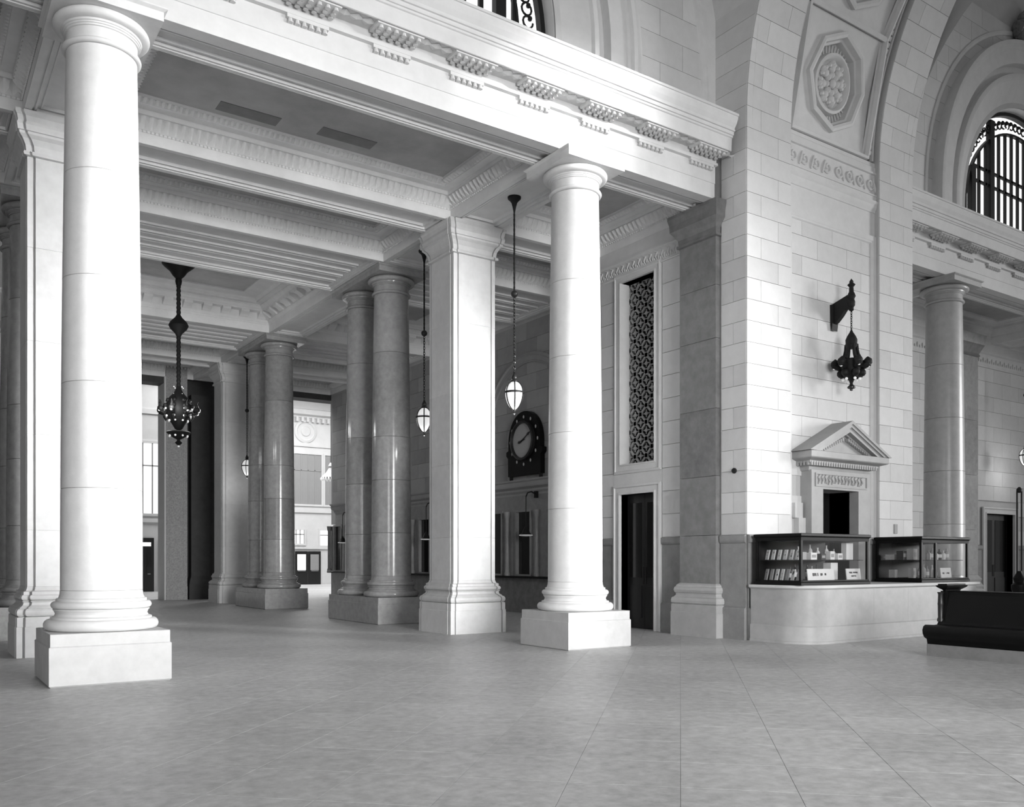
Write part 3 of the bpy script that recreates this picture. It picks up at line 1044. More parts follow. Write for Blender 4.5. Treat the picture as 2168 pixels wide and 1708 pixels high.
stuff(m.build('dentils', 'doorcase_stone', d2))
AP = 4.56
def ped(o_, y0, y1, nm, mat='doorcase_stone', inner=None):
    t0 = o_
    pts = [(PCX - HW + t0, 3.88 + (0 if t0 == 0 else .02)), (PCX + HW - t0, 3.88 + (0 if t0 == 0 else .02)), (PCX, AP - t0 * .62)]
    return MB().prism([(a, b) for a, b in pts], y0, y1, 'y').build(nm, mat, d2)
ped(.36, 11.95, 12.30, 'tympanum')
# raking cornices
def rake(off0, off1, y0, y1, nm):
    for s_ in (-1, 1):
        pts = [(PCX + s_ * (HW - off0 * 1.8), 3.89), (PCX, AP - off0), (PCX, AP - off1), (PCX + s_ * (HW - off1 * 1.8), 3.89)]
        MB().prism(pts, y0, y1, 'y').build(nm, 'doorcase_stone', d2)
rake(-.04, .03, 11.69, 12.4, 'raking_cornice')
rake(.03, .10, 11.72, 12.4, 'raking_cornice')
rake(.10, .20, 11.76, 12.35, 'raking_cornice')
rake(.20, .24, 11.88, 12.3, 'raking_cornice')
m = MB()
for s_ in (-1, 1):
    for i in range(11):
        t = (i + .5) / 12
        x = PCX + s_ * (HW - .5) * (1 - t) * .98
        z = 3.93 + t * (AP - .30 - 3.93)
        m.box(x - .022, x + .022, 11.86, 11.94, z - .045, z + .025)
stuff(m.build('dentils', 'doorcase_stone', d2))
# stepped shoulders beside the doorcase
MB().box(bl - .22, bl, PYF + .02, PYF + RD + .05, 2.1, 2.50).build('shoulder', 'limestone_plain', d2)
MB().box(bl - .30, bl - .05, PYF + .05, PYF + RD + .05, 2.5, 2.82).build('shoulder', 'limestone_plain', d2)

lunette(1, 6.33, 6.33 + 3.0, 14.3)
lunette(2, 27.36, 19.5, 27.36)
# festoon over the second window
m = MB()
random.seed(5)
for i in range(70):
    t = random.random()
    a = PI * .5 + .06 + t * .16
    r = 5.35 + random.random() * .35 + (1 - t) * .9 * random.random()
    m.ball((27.36 + r * math.cos(a), LY - .12 - random.random() * .12, LZ + r * math.sin(a)), .09 + random.random() * .07, nu=7, nv=5)
o = m.build('festoon', 'dark_marble', bpy.data.objects['wall_lunette_2'], True)
stuff(o)
# small round vent and wall plate on the pier
o = MB().lathe([(.0, 0), (.055, 0), (.055, .03), (.045, .045), (.0, .045)], seg=20).map(lambda a, b, c: (PX0 - c, 12.42 + a, 3.42 + b)).build('round_vent', 'iron', None, True)
tag(o, 'small black round vent plate on the shaded stone flank of the great pier', 'vent')
o = MB().box(18.98, 19.10, PYF - .02, PYF, 2.22, 2.44).build('wall_plate', 'print_mid')
tag(o, 'small narrow metal plate fixed to the pale pier wall above the display case', 'plate')

# ================================================================== SECOND BAY (BEHIND THE PIER)
w2 = struct_empty('wall_bay')
BWY = 16.0
m = MB()
m.box(PX1 - 1, 30.45, BWY + .05, BWY + .4, 0, 9.1)
m.box(32.35, 37, BWY + .05, BWY + .4, 0, 9.1)
m.box(30.45, 32.35, BWY + .05, BWY + .4, 3.2, 9.1)
m.build('wall_backing', 'joint', w2)
ashlar(w2, 'y', BWY, PX1 - .5, 36, 2.12, 8.2, .515, 1.1, thick=.06, skip=lambda a0, a1, b0, b1: (a1 > 30.2 and a0 < 32.6 and b0 < 3.45) or (a0 > 33.8))
wains(w2, 'y', BWY + .02, PX1 - .5, 28.0)
wains(w2, 'y', BWY + .02, 29.5, 30.2)
wains(w2, 'y', BWY + .02, 32.6, 36)
dark_door('door_3', 'y', BWY, 30.45, 32.35, 3.2)
MB().prism([(BWY + .05, 8.15), (BWY - .05, 8.15), (BWY - .05, 8.2), (BWY - .01, 8.22), (BWY - .01, 8.6), (BWY - .06, 8.64), (BWY - .06, 8.70), (BWY, 8.72), (BWY, 9.05), (BWY + .05, 9.05)], PX1 - .5, 36, 'x').build('frieze', 'limestone_plain', w2)
m = MB()
x = 19.9
while x < 34:
    m.ball((x, BWY - .015, 8.40), .04, .03, .09, 6, 4)
    m.ball((x + .14, BWY - .015, 8.36), .05, .03, .05, 6, 4)
    x += .28
stuff(m.build('carved_ornament', 'limestone_plain', w2, True))
pl2 = struct_empty('wall_pilaster_bay')
for a, b in zip((1.12, 2.6, 4.4, 6.2), (2.6, 4.4, 6.2, 8.3)):
    block('marble_slab', 'polished_marble', pl2, 28.1, 29.3, BWY - .35, BWY + .05, a + .004, b - .004)
MB().rect([(-.12, 0), (-.12, .66), (-.10, .68), (-.13, .75), (-.08, .84), (-.05, .9), (-.09, .98), (-.05, 1.04), (0, 1.12)], 28.1, 29.3, BWY - .35, BWY + .3, True, True).build('base', 'counter_marble', pl2)
MB().rect([(0, 8.3), (-.05, 8.33), (-.02, 8.4), (-.12, 8.62), (-.15, 8.68), (-.19, 8.99)], 28.1, 29.3, BWY - .35, BWY + .3, True, True).build('capital', 'dark_marble', pl2)
c2b = struct_empty('ceiling_bay')
MB().box(PX1 - .5, 37, 13.5, BWY + .5, 9.95, 10.2).build('slab', 'ceiling_stone', c2b)
for x0, x1 in ((PX1 - .5, CX3 - BH), (CX3 + BH, 31.4 - BH), (31.4 + BH, 36)):
    MB().rect(COFFER, x0, x1, 13.58, BWY).build('coffer_moulding', 'ceiling_stone', c2b)
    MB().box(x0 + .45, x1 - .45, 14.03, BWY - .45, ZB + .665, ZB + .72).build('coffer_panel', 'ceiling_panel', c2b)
for x in (CX3, 31.4):
    MB().rect([(0, 10.0), (0, ZB), (.13, ZB), (.14, ZB + .02), (.18, ZB + .002), (.21, ZB + .002), (.24, ZB + .05), (.30, ZB + .05)], x - BH, x + BH, 13.58, BWY, False, True).build('beam', 'ceiling_stone', c2b)
# small louvred opening in the bay wall
o = frame_y([(-.05, .0), (-.05, -.03), (0, -.03), (0, .03)], 24.95, 25.55, 2.25, 2.95, BWY, 'wall_grille', 'limestone_plain', None)
for i in range(5):
    MB().box(25.0 + i * .11, 25.04 + i * .11, BWY - .02, BWY + .02, 2.27, 2.93).build('grille_bar', 'iron', o)
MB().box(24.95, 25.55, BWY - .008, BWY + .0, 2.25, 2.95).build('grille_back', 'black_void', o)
tag(o, 'small dark barred opening in the bay wall beside the polished column', 'grille')

# ================================================================== TICKET WALL
tw = struct_empty('wall_ticket')
t3 = struct_empty('trim_3')
y = 17.35
m = MB()
m.box(TX + .04, TX + .6, 16.8, FY, 3.2, 9.1)
m.box(TX + .5, TX + .6, 16.8, FY, 0, 3.3)
m.build('wall_backing', 'joint', tw)
ashlar(tw, 'x', TX, 17.0, 37.4, 4.1, 8.9, .53, 1.1, mat='ticket_shade_stone', thick=.05)
MB().prism([(TX + .1, 3.6), (TX - .02, 3.6), (TX - .03, 3.66), (TX - .10, 3.72), (TX - .10, 3.78), (TX - .22, 3.84), (TX - .24, 3.88), (TX - .24, 3.98), (TX - .30, 4.02), (TX - .30, 4.06), (TX + .1, 4.10)], 16.9, 37.0, 'y').build('ledge', 'ticket_shade_stone', t3)
MB().box(TX - .02, TX + .1, 16.9, 37.0, 3.12, 3.62).build('lintel', 'wainscot_marble', tw)
MB().box(TX - .22, TX + .3, 16.9, 37.0, 0, 1.06).build('counter_front', 'dark_marble', t3)
MB().box(TX - .42, TX + .3, 16.9, 37.0, 1.06, 1.12).build('counter_shelf', 'dark_wood', t3)
while y < 36.5:
    fr = frame_x([(-.04, 0), (-.04, -.05), (.03, -.05), (.03, .12)], y, y + .78, 1.14, 3.12, TX - .02, 'ticket_window', 'wainscot_marble', t3)
    MB().box(TX + .04, TX + .06, y, y + .78, 1.14, 3.12).build('pane', 'glass_dark', fr)
    MB().box(TX - .02, TX + .12, y + .82, y + 1.54, 1.12, 3.12).build('jamb', 'wainscot_marble', tw)  # darker marble puts the shade of the ticket wall into the colour
    MB().lathe([(.09, 1.12), (.09, 1.2), (.065, 1.24), (.06, 2.9), (.08, 2.95), (.10, 3.08), (.10, 3.12)], TX - .11, y + 1.18, 14).build('colonnette', 'wainscot_marble', t3, True)
    y += 1.58
# arch around the clock
ac, az, ar = 22.25, 5.5, 2.15
m = MB().arc([(ar + .30, 0), (ar + .30, -.06), (ar + .22, -.08), (ar + .18, -.04), (ar + .06, -.04), (ar + .03, -.06), (ar, -.06), (ar, 0.02)], 0, az, 4.1, 28)
m.map(lambda a, b, c: (TX + b, ac + a, c)).build('arch_moulding', 'ticket_shade_stone', t3, True, 25)

# clock
ck = thing('clock', 'large arched dark clock with pale round dial on wall above the ticket windows', 'clock', (TX - .05, 22.25, 4.15))
def ckm(m):
    return m.map(lambda a, b, c: (b, a, c))     # a along Y, b depth (-X proud), c up
pts = [(-.86, .05), (-.86, .62), (-.95, .70), (-.95, .82), (-.84, .86)]
for i in range(17):
    t = PI - PI * i / 16
    pts.append((.84 * math.cos(t), 1.08 + .92 * math.sin(t)))
pts += [(.84, .86), (.95, .82), (.95, .70), (.86, .62), (.86, .05)]
m = MB().prism(pts, -.14, .02, 'y')
ckm(m).build('case', 'dark_wood', ck)
for s_ in (-1, 1):
    m = MB().lathe([(.004, -.22), (.05, -.12), (.07, -.10), (.07, .06)], s_ * .78, -.06, 4)
    ckm(m).build('foot', 'dark_wood', ck)
m = MB().lathe([(.60, 0), (.60, .10), (.56, .12), (.54, .12), (.52, .04)], seg=40, cap=False)
m.map(lambda a, b, c: (a, -.14 - c, 1.10 + b))
ckm(m).build('bezel', 'bronze', ck, True)
m = MB().lathe([(.0, 0), (.54, 0)], seg=40, cap=False)
m.map(lambda a, b, c: (a, -.17, 1.10 + b))
ckm(m).build('dial', 'dial', ck)
for i in range(12):
    a = 2 * PI * i / 12
    m = MB().ball((.72 * math.sin(a), -.145, 1.10 + .72 * math.cos(a)), .035, .02, .055, 8, 5)
    ckm(m).build('hour_marker', 'dial', ck, True)
def hand(a, L, wd, nm):
    m = MB()
    c, s_ = math.cos(a), math.sin(a)
    P = lambda u, v: (-(u * s_ + v * c), -.19, 1.10 + u * c - v * s_)
    q = [P(-.12, -wd), P(-.12, wd), P(L * .6, wd * .8), P(L * .75, wd * 2.2), P(L, 0), P(L * .75, -wd * 2.2), P(L * .6, -wd * .8)]
    r = [(x_, y_ - .015, z_) for x_, y_, z_ in q]
    m.loft([q, r], True, True, True)
    ckm(m).build(nm, 'ink', ck)
hand(math.radians(60), .46, .018, 'minute_hand')
hand(math.radians(-105 + 360), .24, .022, 'hour_hand')

# reading lamps on brackets over the ticket counter
def desk_lamp(y, label):
    r = thing('counter_lamp', label, 'lamp', (TX - .08, y, 2.2), 0, 'bracket lamps over the ticket counter')
    m = MB().box(-.05, .04, -.05, .05, 1.28, 1.48)
    m.build('bracket_plate', 'iron', r)
    MB().tube([(0, 0, 1.38), (-.18, 0, 1.46), (-.32, 0, 1.42), (-.38, 0, 1.3)], .02, 6).build('arm', 'iron', r, True)
    MB().cyl((-.38, 0, .34), (-.38, 0, 1.32), .014, 8).build('rod', 'iron', r)
    MB().lathe([(.03, .42), (.05, .36), (.09, .30), (.12, .22), (.19, .16), (.20, .13)], -.38, 0, 20, False).build('shade', 'iron', r, True)
    MB().lathe([(0.0, .12), (.19, .13), (.205, .15), (.2, .16)], -.38, 0, 20, False).build('shade_rim', 'bulb', r, True)
    return r
desk_lamp(21.75, 'black bracket lamp hanging under the ledge below the arched clock')
desk_lamp(27.9, 'black bracket lamp hanging over the ticket counter behind the paired columns')
desk_lamp(35.2, 'black bracket lamp at the concourse end of the ticket counter')

# ================================================================== FAR WALL AND CONCOURSE
fw = struct_empty('wall_far')
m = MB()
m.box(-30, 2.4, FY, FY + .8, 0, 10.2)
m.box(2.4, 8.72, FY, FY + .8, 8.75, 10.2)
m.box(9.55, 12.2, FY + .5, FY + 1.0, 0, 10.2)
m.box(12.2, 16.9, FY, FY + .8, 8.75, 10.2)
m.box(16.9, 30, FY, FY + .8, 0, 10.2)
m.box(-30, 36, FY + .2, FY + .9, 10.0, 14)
m.build('wall_backing', 'painted_shade_stone', fw)
o = MB().box(8.72, 9.55, FY - .12, FY + 1.0, .55, 10.0).build('stippled_face', 'stipple', fw)
MB().box(8.72, 9.55, FY - .16, FY + 1.0, 0, .55).build('stippled_base', 'stipple', fw)
frame_y([(0, 0), (0, -.015), (.02, -.015), (.025, 0)], 8.86, 9.41, 1.2, 8.6, FY - .12, 'panel_line', 'stipple', fw)
MB().box(8.66, 8.72, FY - .1, FY + 1.0, 0, 9).build('light_edge', 'hall_plaster', fw)
MB().rect([(-.1, 0), (-.1, .6), (-.06, .8), (0, .95)], 9.75, 10.5, FY + .05, FY + .6, True, True).build('pilaster_base', 'painted_shade_stone', fw)
block('pilaster_shaft', 'painted_shade_stone', fw, 9.75, 10.5, FY + .05, FY + .6, .95, 8.4)

hw = struct_empty('wall_concourse')
HY1, HY2 = 48.2, 56.3
m = MB()
m.box(-12, 13.2, HY1, HY1 + .4, 0, 13)
m.box(13.0, 13.4, HY1, HY2, 0, 13)
m.box(13.2, 40, HY2, HY2 + .4, 0, 13)
m.box(-12.4, -12, FY, HY2, 0, 13)
m.box(40, 40.4, FY, HY2, 0, 13)
m.build('wall_face', 'hall_plaster', hw)
hc = MB().box(-12, 40, FY + .5, HY2 + .4, 13, 13.3).build('ceiling_concourse', 'hall_plaster')
structure(hc)
def hall_trim(x0, x1, y):
    MB().prism([(y, 11.0), (y - .05, 11.0), (y - .08, 11.1), (y - .3, 11.2), (y - .35, 11.5), (y, 11.6)], x0, x1, 'x').build('cornice', 'hall_plaster', hw)
    m = MB()
    x = x0
    while x < x1:
        m.box(x, x + .16, y - .22, y, 10.72, 11.02)
        x += .36
    stuff(m.build('dentils', 'hall_plaster', hw))
    MB().box(x0, x1, y - .08, y, 9.1, 9.35).build('string_course', 'hall_plaster', hw)
hall_trim(14, 33, HY2)
hall_trim(4, 12.9, HY1)
for x in (21.9, 26.0):
    m = MB().lathe([(.75, 0), (.75, .06), (.6, .1), (.55, .04), (.35, .04), (.3, .1), (.0, .12)], seg=28)
    m.map(lambda a, b, c: (x + a, HY2 - c, 10.1 + b)).build('roundel', 'hall_plaster', hw, True)
def hall_window(n, x0, x1, z0, z1, y, nx, mat, fm='grille_metal'):
    wn = struct_empty('window_%d' % n)
    frame_y([(-.12, 0), (-.12, -.08), (0, -.08), (0, .0)], x0, x1, z0, z1, y, 'frame', 'hall_plaster', wn)
    for i in range(nx):
        a, b = x0 + (x1 - x0) * i / nx, x0 + (x1 - x0) * (i + 1) / nx
        MB().box(a, b, y - .03, y - .01, z0, z1).build('pane', mat, wn)
        MB().box(b - .03, b + .03, y - .06, y, z0, z1).build('muntin', fm, wn)
    zz = z0 + (z1 - z0) * .68
    MB().box(x0, x1, y - .06, y - .0, zz - .03, zz + .03).build('transom', fm, wn)
    return wn
plain('dim_window', .30, .3, emit=.0)
hall_window(4, 20.2, 23.0, 5.3, 8.6, HY2, 6, 'dim_window')
hall_window(5, 23.25, 24.3, 5.3, 8.6, HY2, 3, 'dim_window')
hall_window(6, 20.4, 21.8, 2.7, 3.6, HY2, 5, 'hall_window')
hall_window(7, 22.9, 23.9, 2.6, 3.6, HY2, 1, 'hall_window')
hall_window(8, 9.6, 11.0, 4.0, 7.6, HY1, 3, 'hall_window')
hall_window(9, 11.15, 12.2, 4.0, 7.6, HY1, 2, 'hall_window')
MB().box(14, 33, HY2 - .1, HY2, 4.75, 5.0).build('string_course', 'hall_plaster', hw)
MB().box(14, 33, HY2 - .1, HY2, 2.35, 2.5).build('string_course', 'hall_plaster', hw)
MB().box(4, 12.9, HY1 - .1, HY1, 3.55, 3.75).build('string_course', 'hall_plaster', hw)
def hall_door(n, x0, x1, z1, y, lit):
    d = struct_empty('door_%d' % n)
    k = 2
    for i in range(k):
        a, b = x0 + (x1 - x0) * i / k, x0 + (x1 - x0) * (i + 1) / k
        MB().box(a + .02, b - .02, y - .1, y - .02, 0, z1).build('door_leaf', 'door_wood', d)
        MB().box(a + .16, b - .16, y - .115, y - .09, .95, z1 - .2).build('door_glass', lit[i], d)
        MB().box(a + .2, b - .2, y - .16, y - .1, .88, .93).build('push_bar', 'brass', d)
    return d
hall_door(4, 21.15, 22.95, 2.2, HY2, ('hall_window', 'dim_window'))
hall_door(5, 9.55, 10.62, 2.75, HY1, ('glass_dark', 'glass_dark'))
hall_door(6, 10.86, 11.95, 2.75, HY1, ('glass_dark', 'glass_dark'))
for x in (9.7, 11.0):
    MB().box(x, x + .75, HY1 - .13, HY1 - .09, 2.32, 2.52).build('door_light', 'hall_window', hw)
MB().box(13.4, 39, 54.6, 56.2, -.012, .004).build('threshold', 'hall_plaster', hw)
# concourse pendant lamp
hl = thing('concourse_lamp', 'glass-fringed bell lamp on long rod hanging in the bright concourse', 'lamp', (19.36, 46.0, 5.95))
MB().cyl((0, 0, .9), (0, 0, 7.0), .018, 8).build('rod', 'iron', hl)
MB().lathe([(.05, 1.0), (.10, .92), (.16, .8), (.12, .72), (.18, .6), (.30, .42), (.48, .26), (.54, .18)], 0, 0, 24, False).build('shade', 'dial', hl, True)
m = MB()
for i in range(20):
    a = 2 * PI * i / 20
    m.ball((.53 * math.cos(a), .53 * math.sin(a), .10), .055, .055, .09, 6, 4)
stuff(m.build('fringe', 'bulb', hl, True))

# ================================================================== HANGING LAMPS OF THE AISLE
def globe_lamp(label, x, y, balls=()):
    """egg-shaped opal lamp in bronze straps; origin at the bottom finial"""
    zb = 4.60
    r = thing('globe_lamp', label, 'lamp', (x, y, zb), 0, 'egg-shaped hanging lamps')
    top = ZB + .10 - zb
    MB().lathe([(.02, top - .30), (.035, top - .22), (.06, top - .12), (.10, top - .07), (.135, top - .04), (.14, top)], 0, 0, 20).build('ceiling_canopy', 'iron', r, True)
    m = MB()
    z = 2.55
    while z < top - .28:
        m.cyl((0, 0, z), (0, 0, z + .10), .017, 6, .022)
        z += .10
    m.build('rod', 'iron', r, True)
    m = MB().ball((0, 0, 2.50), .075, nu=14, nv=8)
    m.build('ball_joint', 'bronze', r, True)
    m = MB()
    z, k_ = .80, 0
    while z < 2.44:
        q = [(.022 * math.cos(a), 0, z + .04 + .045 * math.sin(a)) for a in [2 * PI * i / 8 for i in range(9)]]
        if k_ % 2:
            q = [(b, a, c) for a, b, c in q]
        m.tube(q, .008, 5)
        z += .065
        k_ += 1
    m.build('chain', 'bronze', r, True)
    pr = []
    for i in range(15):
        t = PI * i / 14
        zz = .40 - .295 * math.cos(t)
        rr = .185 * math.sin(t) * (1 + .16 * -math.cos(t) * -1 * -1)
        pr.append((max(rr, .004), zz))
    MB().lathe(pr, 0, 0, 28).build('opal_globe', 'opal_glass', r, True)
    m = MB()
    for i in range(6):
        a = 2 * PI * i / 6
        m.tube([((p_[0] + .006) * math.cos(a), (p_[0] + .006) * math.sin(a), p_[1]) for p_ in pr], .013, 6)
    m.build('strap', 'iron', r, True)
    e = max(pr)[0]
    zc = [p_ for p_ in pr if p_[0] == e][0][1]
    MB().lathe([(e + .002, zc - .02), (e + .018, zc - .018), (e + .018, zc + .018), (e + .002, zc + .02)], 0, 0, 28, False).build('belt', 'iron', r, True)
    MB().lathe([(.015, .66), (.06, .67), (.075, .71), (.05, .74), (.06, .77), (.045, .82), (.02, .86)], 0, 0, 14).build('crown', 'bronze', r, True)
    MB().lathe([(.003, 0), (.03, .03), (.018, .06), (.035, .09), (.03, .115)], 0, 0, 12).build('finial', 'bronze', r, True)
    lamp_glow(r, (0, 0, -.12), 14, .12)
    return r
g1 = globe_lamp('egg-shaped opal lamp on chain, hanging in front of the arched clock', CX2, 15.19)
dup(g1, None, (CX2, 19.05, 4.60), label='egg-shaped opal lamp hanging between the square pier and the near marble column pair')
dup(g1, None, (CX2, 32.55, 4.60), label='far egg-shaped lamp half hidden by the distant marble column pair')
dup(g1, None, (31.3, 15.1, 4.68), label='egg-shaped lamp hanging in the bay above the dark bench')

# great iron chandelier in the centre bay
ch = thing('chandelier', 'large black iron chandelier with bulbs hanging from the central coffer on a long rod', 'chandelier', (6.33, 25.77, 4.80))
top = ZB + .87 - 4.80
MB().lathe([(.07, top - .60), (.09, top - .50), (.08, top - .42), (.16, top - .34), (.24, top - .22), (.38, top - .10), (.44, top - .04), (.44, top)], 0, 0, 24).build('ceiling_canopy', 'iron', ch, True)
m = MB()
z = 1.5
while z < top - .58:
    m.lathe([(.05, z), (.065, z + .05), (.05, z + .12)], 0, 0, 10)
    z += .12
m.build('rod', 'iron', ch, True)
MB().lathe([(.04, 3.0), (.10, 3.12), (.22, 3.24), (.27, 3.34), (.22, 3.44), (.10, 3.56), (.04, 3.66)], 0, 0, 16).build('knop', 'iron', ch, True)
MB().lathe([(.03, .42), (.10, .46), (.18, .60), (.30, .78), (.36, .92), (.36, 1.06), (.32, 1.20), (.24, 1.34), (.13, 1.46), (.07, 1.58), (.05, 1.7)], 0, 0, 20).build('body', 'iron', ch, True)
MB().lathe([(.02, .0), (.07, .04), (.10, .08), (.05, .12), (.04, .16), (.12, .20), (.26, .29), (.33, .36), (.30, .39), (.12, .36), (.06, .40), (.04, .44)], 0, 0, 16).build('pendant', 'iron', ch, True)
for i in range(8):
    a = 2 * PI * i / 8 + .2
    c, s_ = math.cos(a), math.sin(a)
    P = lambda r_, z_: (r_ * c, r_ * s_, z_)
    arm = MB().tube([P(.32, .95), P(.42, .86), P(.52, .90), P(.54, 1.02), P(.50, 1.14), P(.54, 1.22)], [.03, .035, .04, .04, .03, .012], 6)
    arm.ball(P(.52, .98), .085, nu=8, nv=5)
    arm = arm.build('arm', 'iron', ch, True)
    MB().ball(P(.55, .93), .038, nu=8, nv=5).build('bulb', 'bulb', arm, True)
    MB().ball(P(.37, 1.0), .032, nu=8, nv=5).build('bulb', 'bulb', arm, True)
    m = MB().tube([P(.30, .78), P(.36, .70), P(.40, .78)], .022, 6)
    m.ball(P(.40, .80), .035, nu=6, nv=4)
    m.build('scroll', 'iron', ch, True)
    MB().ball(P(.34, .80), .03, nu=8, nv=5).build('bulb', 'bulb', ch, True)
    MB().ball(P(.25, .26), .03, nu=8, nv=5).build('bulb', 'bulb', ch, True)
    MB().ball(P(.26, .68), .028, nu=8, nv=5).build('bulb', 'bulb', ch, True)
    MB().ball(P(.31, 1.24), .05, nu=8, nv=5).build('boss', 'iron', ch, True)
    MB().ball(P(.38, 1.08), .06, nu=8, nv=5).build('boss', 'iron', ch, True)
MB().ball((0, 0, -.02), .03, nu=8, nv=5).build('bulb', 'bulb', ch, True)
for z in (1.42, 1.62):
    for i in range(4):
        a = 2 * PI * i / 4 + .4
        MB().ball((.15 * math.cos(a), .15 * math.sin(a), z), .02, nu=6, nv=4).build('bulb', 'bulb', ch, True)

for a in (0, 2.1, 4.2):
    lamp_glow(ch, (.75 * math.cos(a), .75 * math.sin(a), 1.0), 40, .15)

# wall lantern on the great pier
sl = thing('wall_lantern', 'black iron lantern hanging by chain from a bracket above the pedimented doorway', 'lantern', (16.88, PYF + RD - .05, 5.25))
ly = -.42
MB().prism([(-.02, 1.95), (-.02, 1.55), (.0, 1.38), (.03, 1.50), (.05, 1.95)], -.10, .10, 'x').build('back_plate', 'iron', sl)
m = MB().prism([(.0, 1.97), (.0, 1.52), (-.08, 1.55), (-.20, 1.66), (-.30, 1.78), (-.40, 1.76), (-.44, 1.74), (-.44, 2.10), (-.30, 2.06)], -.055, .055, 'x')
m.build('bracket', 'iron', sl)
m = MB().lathe([(.02, 1.72), (.05, 1.74), (.045, 1.80), (.075, 1.84), (.08, 1.92), (.06, 1.98), (.09, 2.04), (.07, 2.10), (.05, 2.14), (.045, 2.24), (.07, 2.27), (.085, 2.29), (.04, 2.33), (.045, 2.36), (.004, 2.42)], 0, ly, 14)
m.build('bracket_finial', 'iron', sl, True)
m = MB()
z = 1.30
k = 0
while z < 1.72:
    q = [(.018 * math.cos(a), ly, z + .03 + .035 * math.sin(a)) for a in [2 * PI * i / 8 for i in range(9)]]
    if k % 2:
        q = [(b_ - ly, a_ + ly, c_) for a_, b_, c_ in q]
    m.tube(q, .007, 5)
    z += .05
    k += 1
m.build('chain', 'iron', sl, True)
MB().lathe([(.01, 1.33), (.04, 1.26), (.09, 1.18), (.125, 1.10), (.12, 1.02), (.135, .98), (.11, .92)], 0, ly, 16).build('hood', 'iron', sl, True)
for i in range(6):
    a = 2 * PI * i / 6
    c, s_ = math.cos(a), math.sin(a)
    P = lambda r_, z_: (r_ * c, ly + r_ * s_, z_)
    MB().tube([P(.11, 1.0), P(.12, .88), P(.14, .78), P(.19, .68)], .034, 6).build('stay', 'iron', sl, True)
    m = MB().tube([P(.16, .55), P(.25, .52), P(.33, .56), P(.35, .64), P(.31, .70)], [.055, .075, .085, .07, .03], 7)
    m.ball(P(.33, .60), .095, nu=8, nv=5)
    arm = m.build('arm', 'iron', sl, True)
    MB().ball(P(.35, .52), .036, nu=8, nv=5).build('bulb', 'bulb', arm, True)
    m = MB().tube([P(.12, .36), P(.20, .34), P(.25, .40)], [.055, .07, .03], 6)
    m.ball(P(.21, .38), .09, nu=8, nv=5)
    m.build('lower_scroll', 'iron', sl, True)
    MB().ball(P(.17, .25), .032, nu=8, nv=5).build('bulb', 'bulb', sl, True)
MB().lathe([(.03, .16), (.05, .22), (.10, .28), (.17, .36), (.20, .46), (.24, .56), (.25, .64), (.20, .68), (.08, .70)], 0, ly, 18).build('bowl', 'iron', sl, True)
MB().lathe([(.004, .0), (.03, .01), (.035, .04), (.08, .06), (.085, .09), (.04, .13), (.03, .17)], 0, ly, 14).build('pendant', 'bronze', sl, True)

# ================================================================== CURVED COUNTER
ct = thing('counter', 'long pale marble counter with a rounded corner in front of the pier', 'counter', (16.9, 11.3, 0))
CF, CL, CR, CRAD = 10.70, 13.99, 19.95, .62
def counter_pts(o_):
    p = [(CL - o_, PYF - .06)]
    for i in range(13):
        t = PI + PI / 2 * i / 12
        p.append((CL + CRAD + (CRAD + o_) * math.cos(t), CF + CRAD + (CRAD + o_) * math.sin(t)))
    p += [(CR + o_, CF - o_), (CR + o_, PYF - .06)]
    return p
def counter_loft(prof, nm, mat, cap=True):
    rings = [[(x - 16.9, y - 11.3, z) for x, y in counter_pts(o_)] for o_, z in prof]
    return MB().loft(rings, True, cap, cap).build(nm, mat, ct, True, 25)
counter_loft([(.035, 0), (.035, .045), (.02, .05), (.02, .32), (.01, .335), (0, .34)], 'base', 'counter_marble')
counter_loft([(0, .34), (0, 1.06)], 'front', 'counter_marble', False)
counter_loft([(.01, 1.04), (.03, 1.05), (.06, 1.07), (.06, 1.10), (.05, 1.12)], 'countertop', 'limestone_plain')
for x in (15.2, 16.1, 17.3, 18.5):
    block('slab_joint', 'joint', ct, x - .004 - 16.9, x + .004 - 16.9, CF - .0015 - 11.3, CF + .01 - 11.3, .35, 1.04)

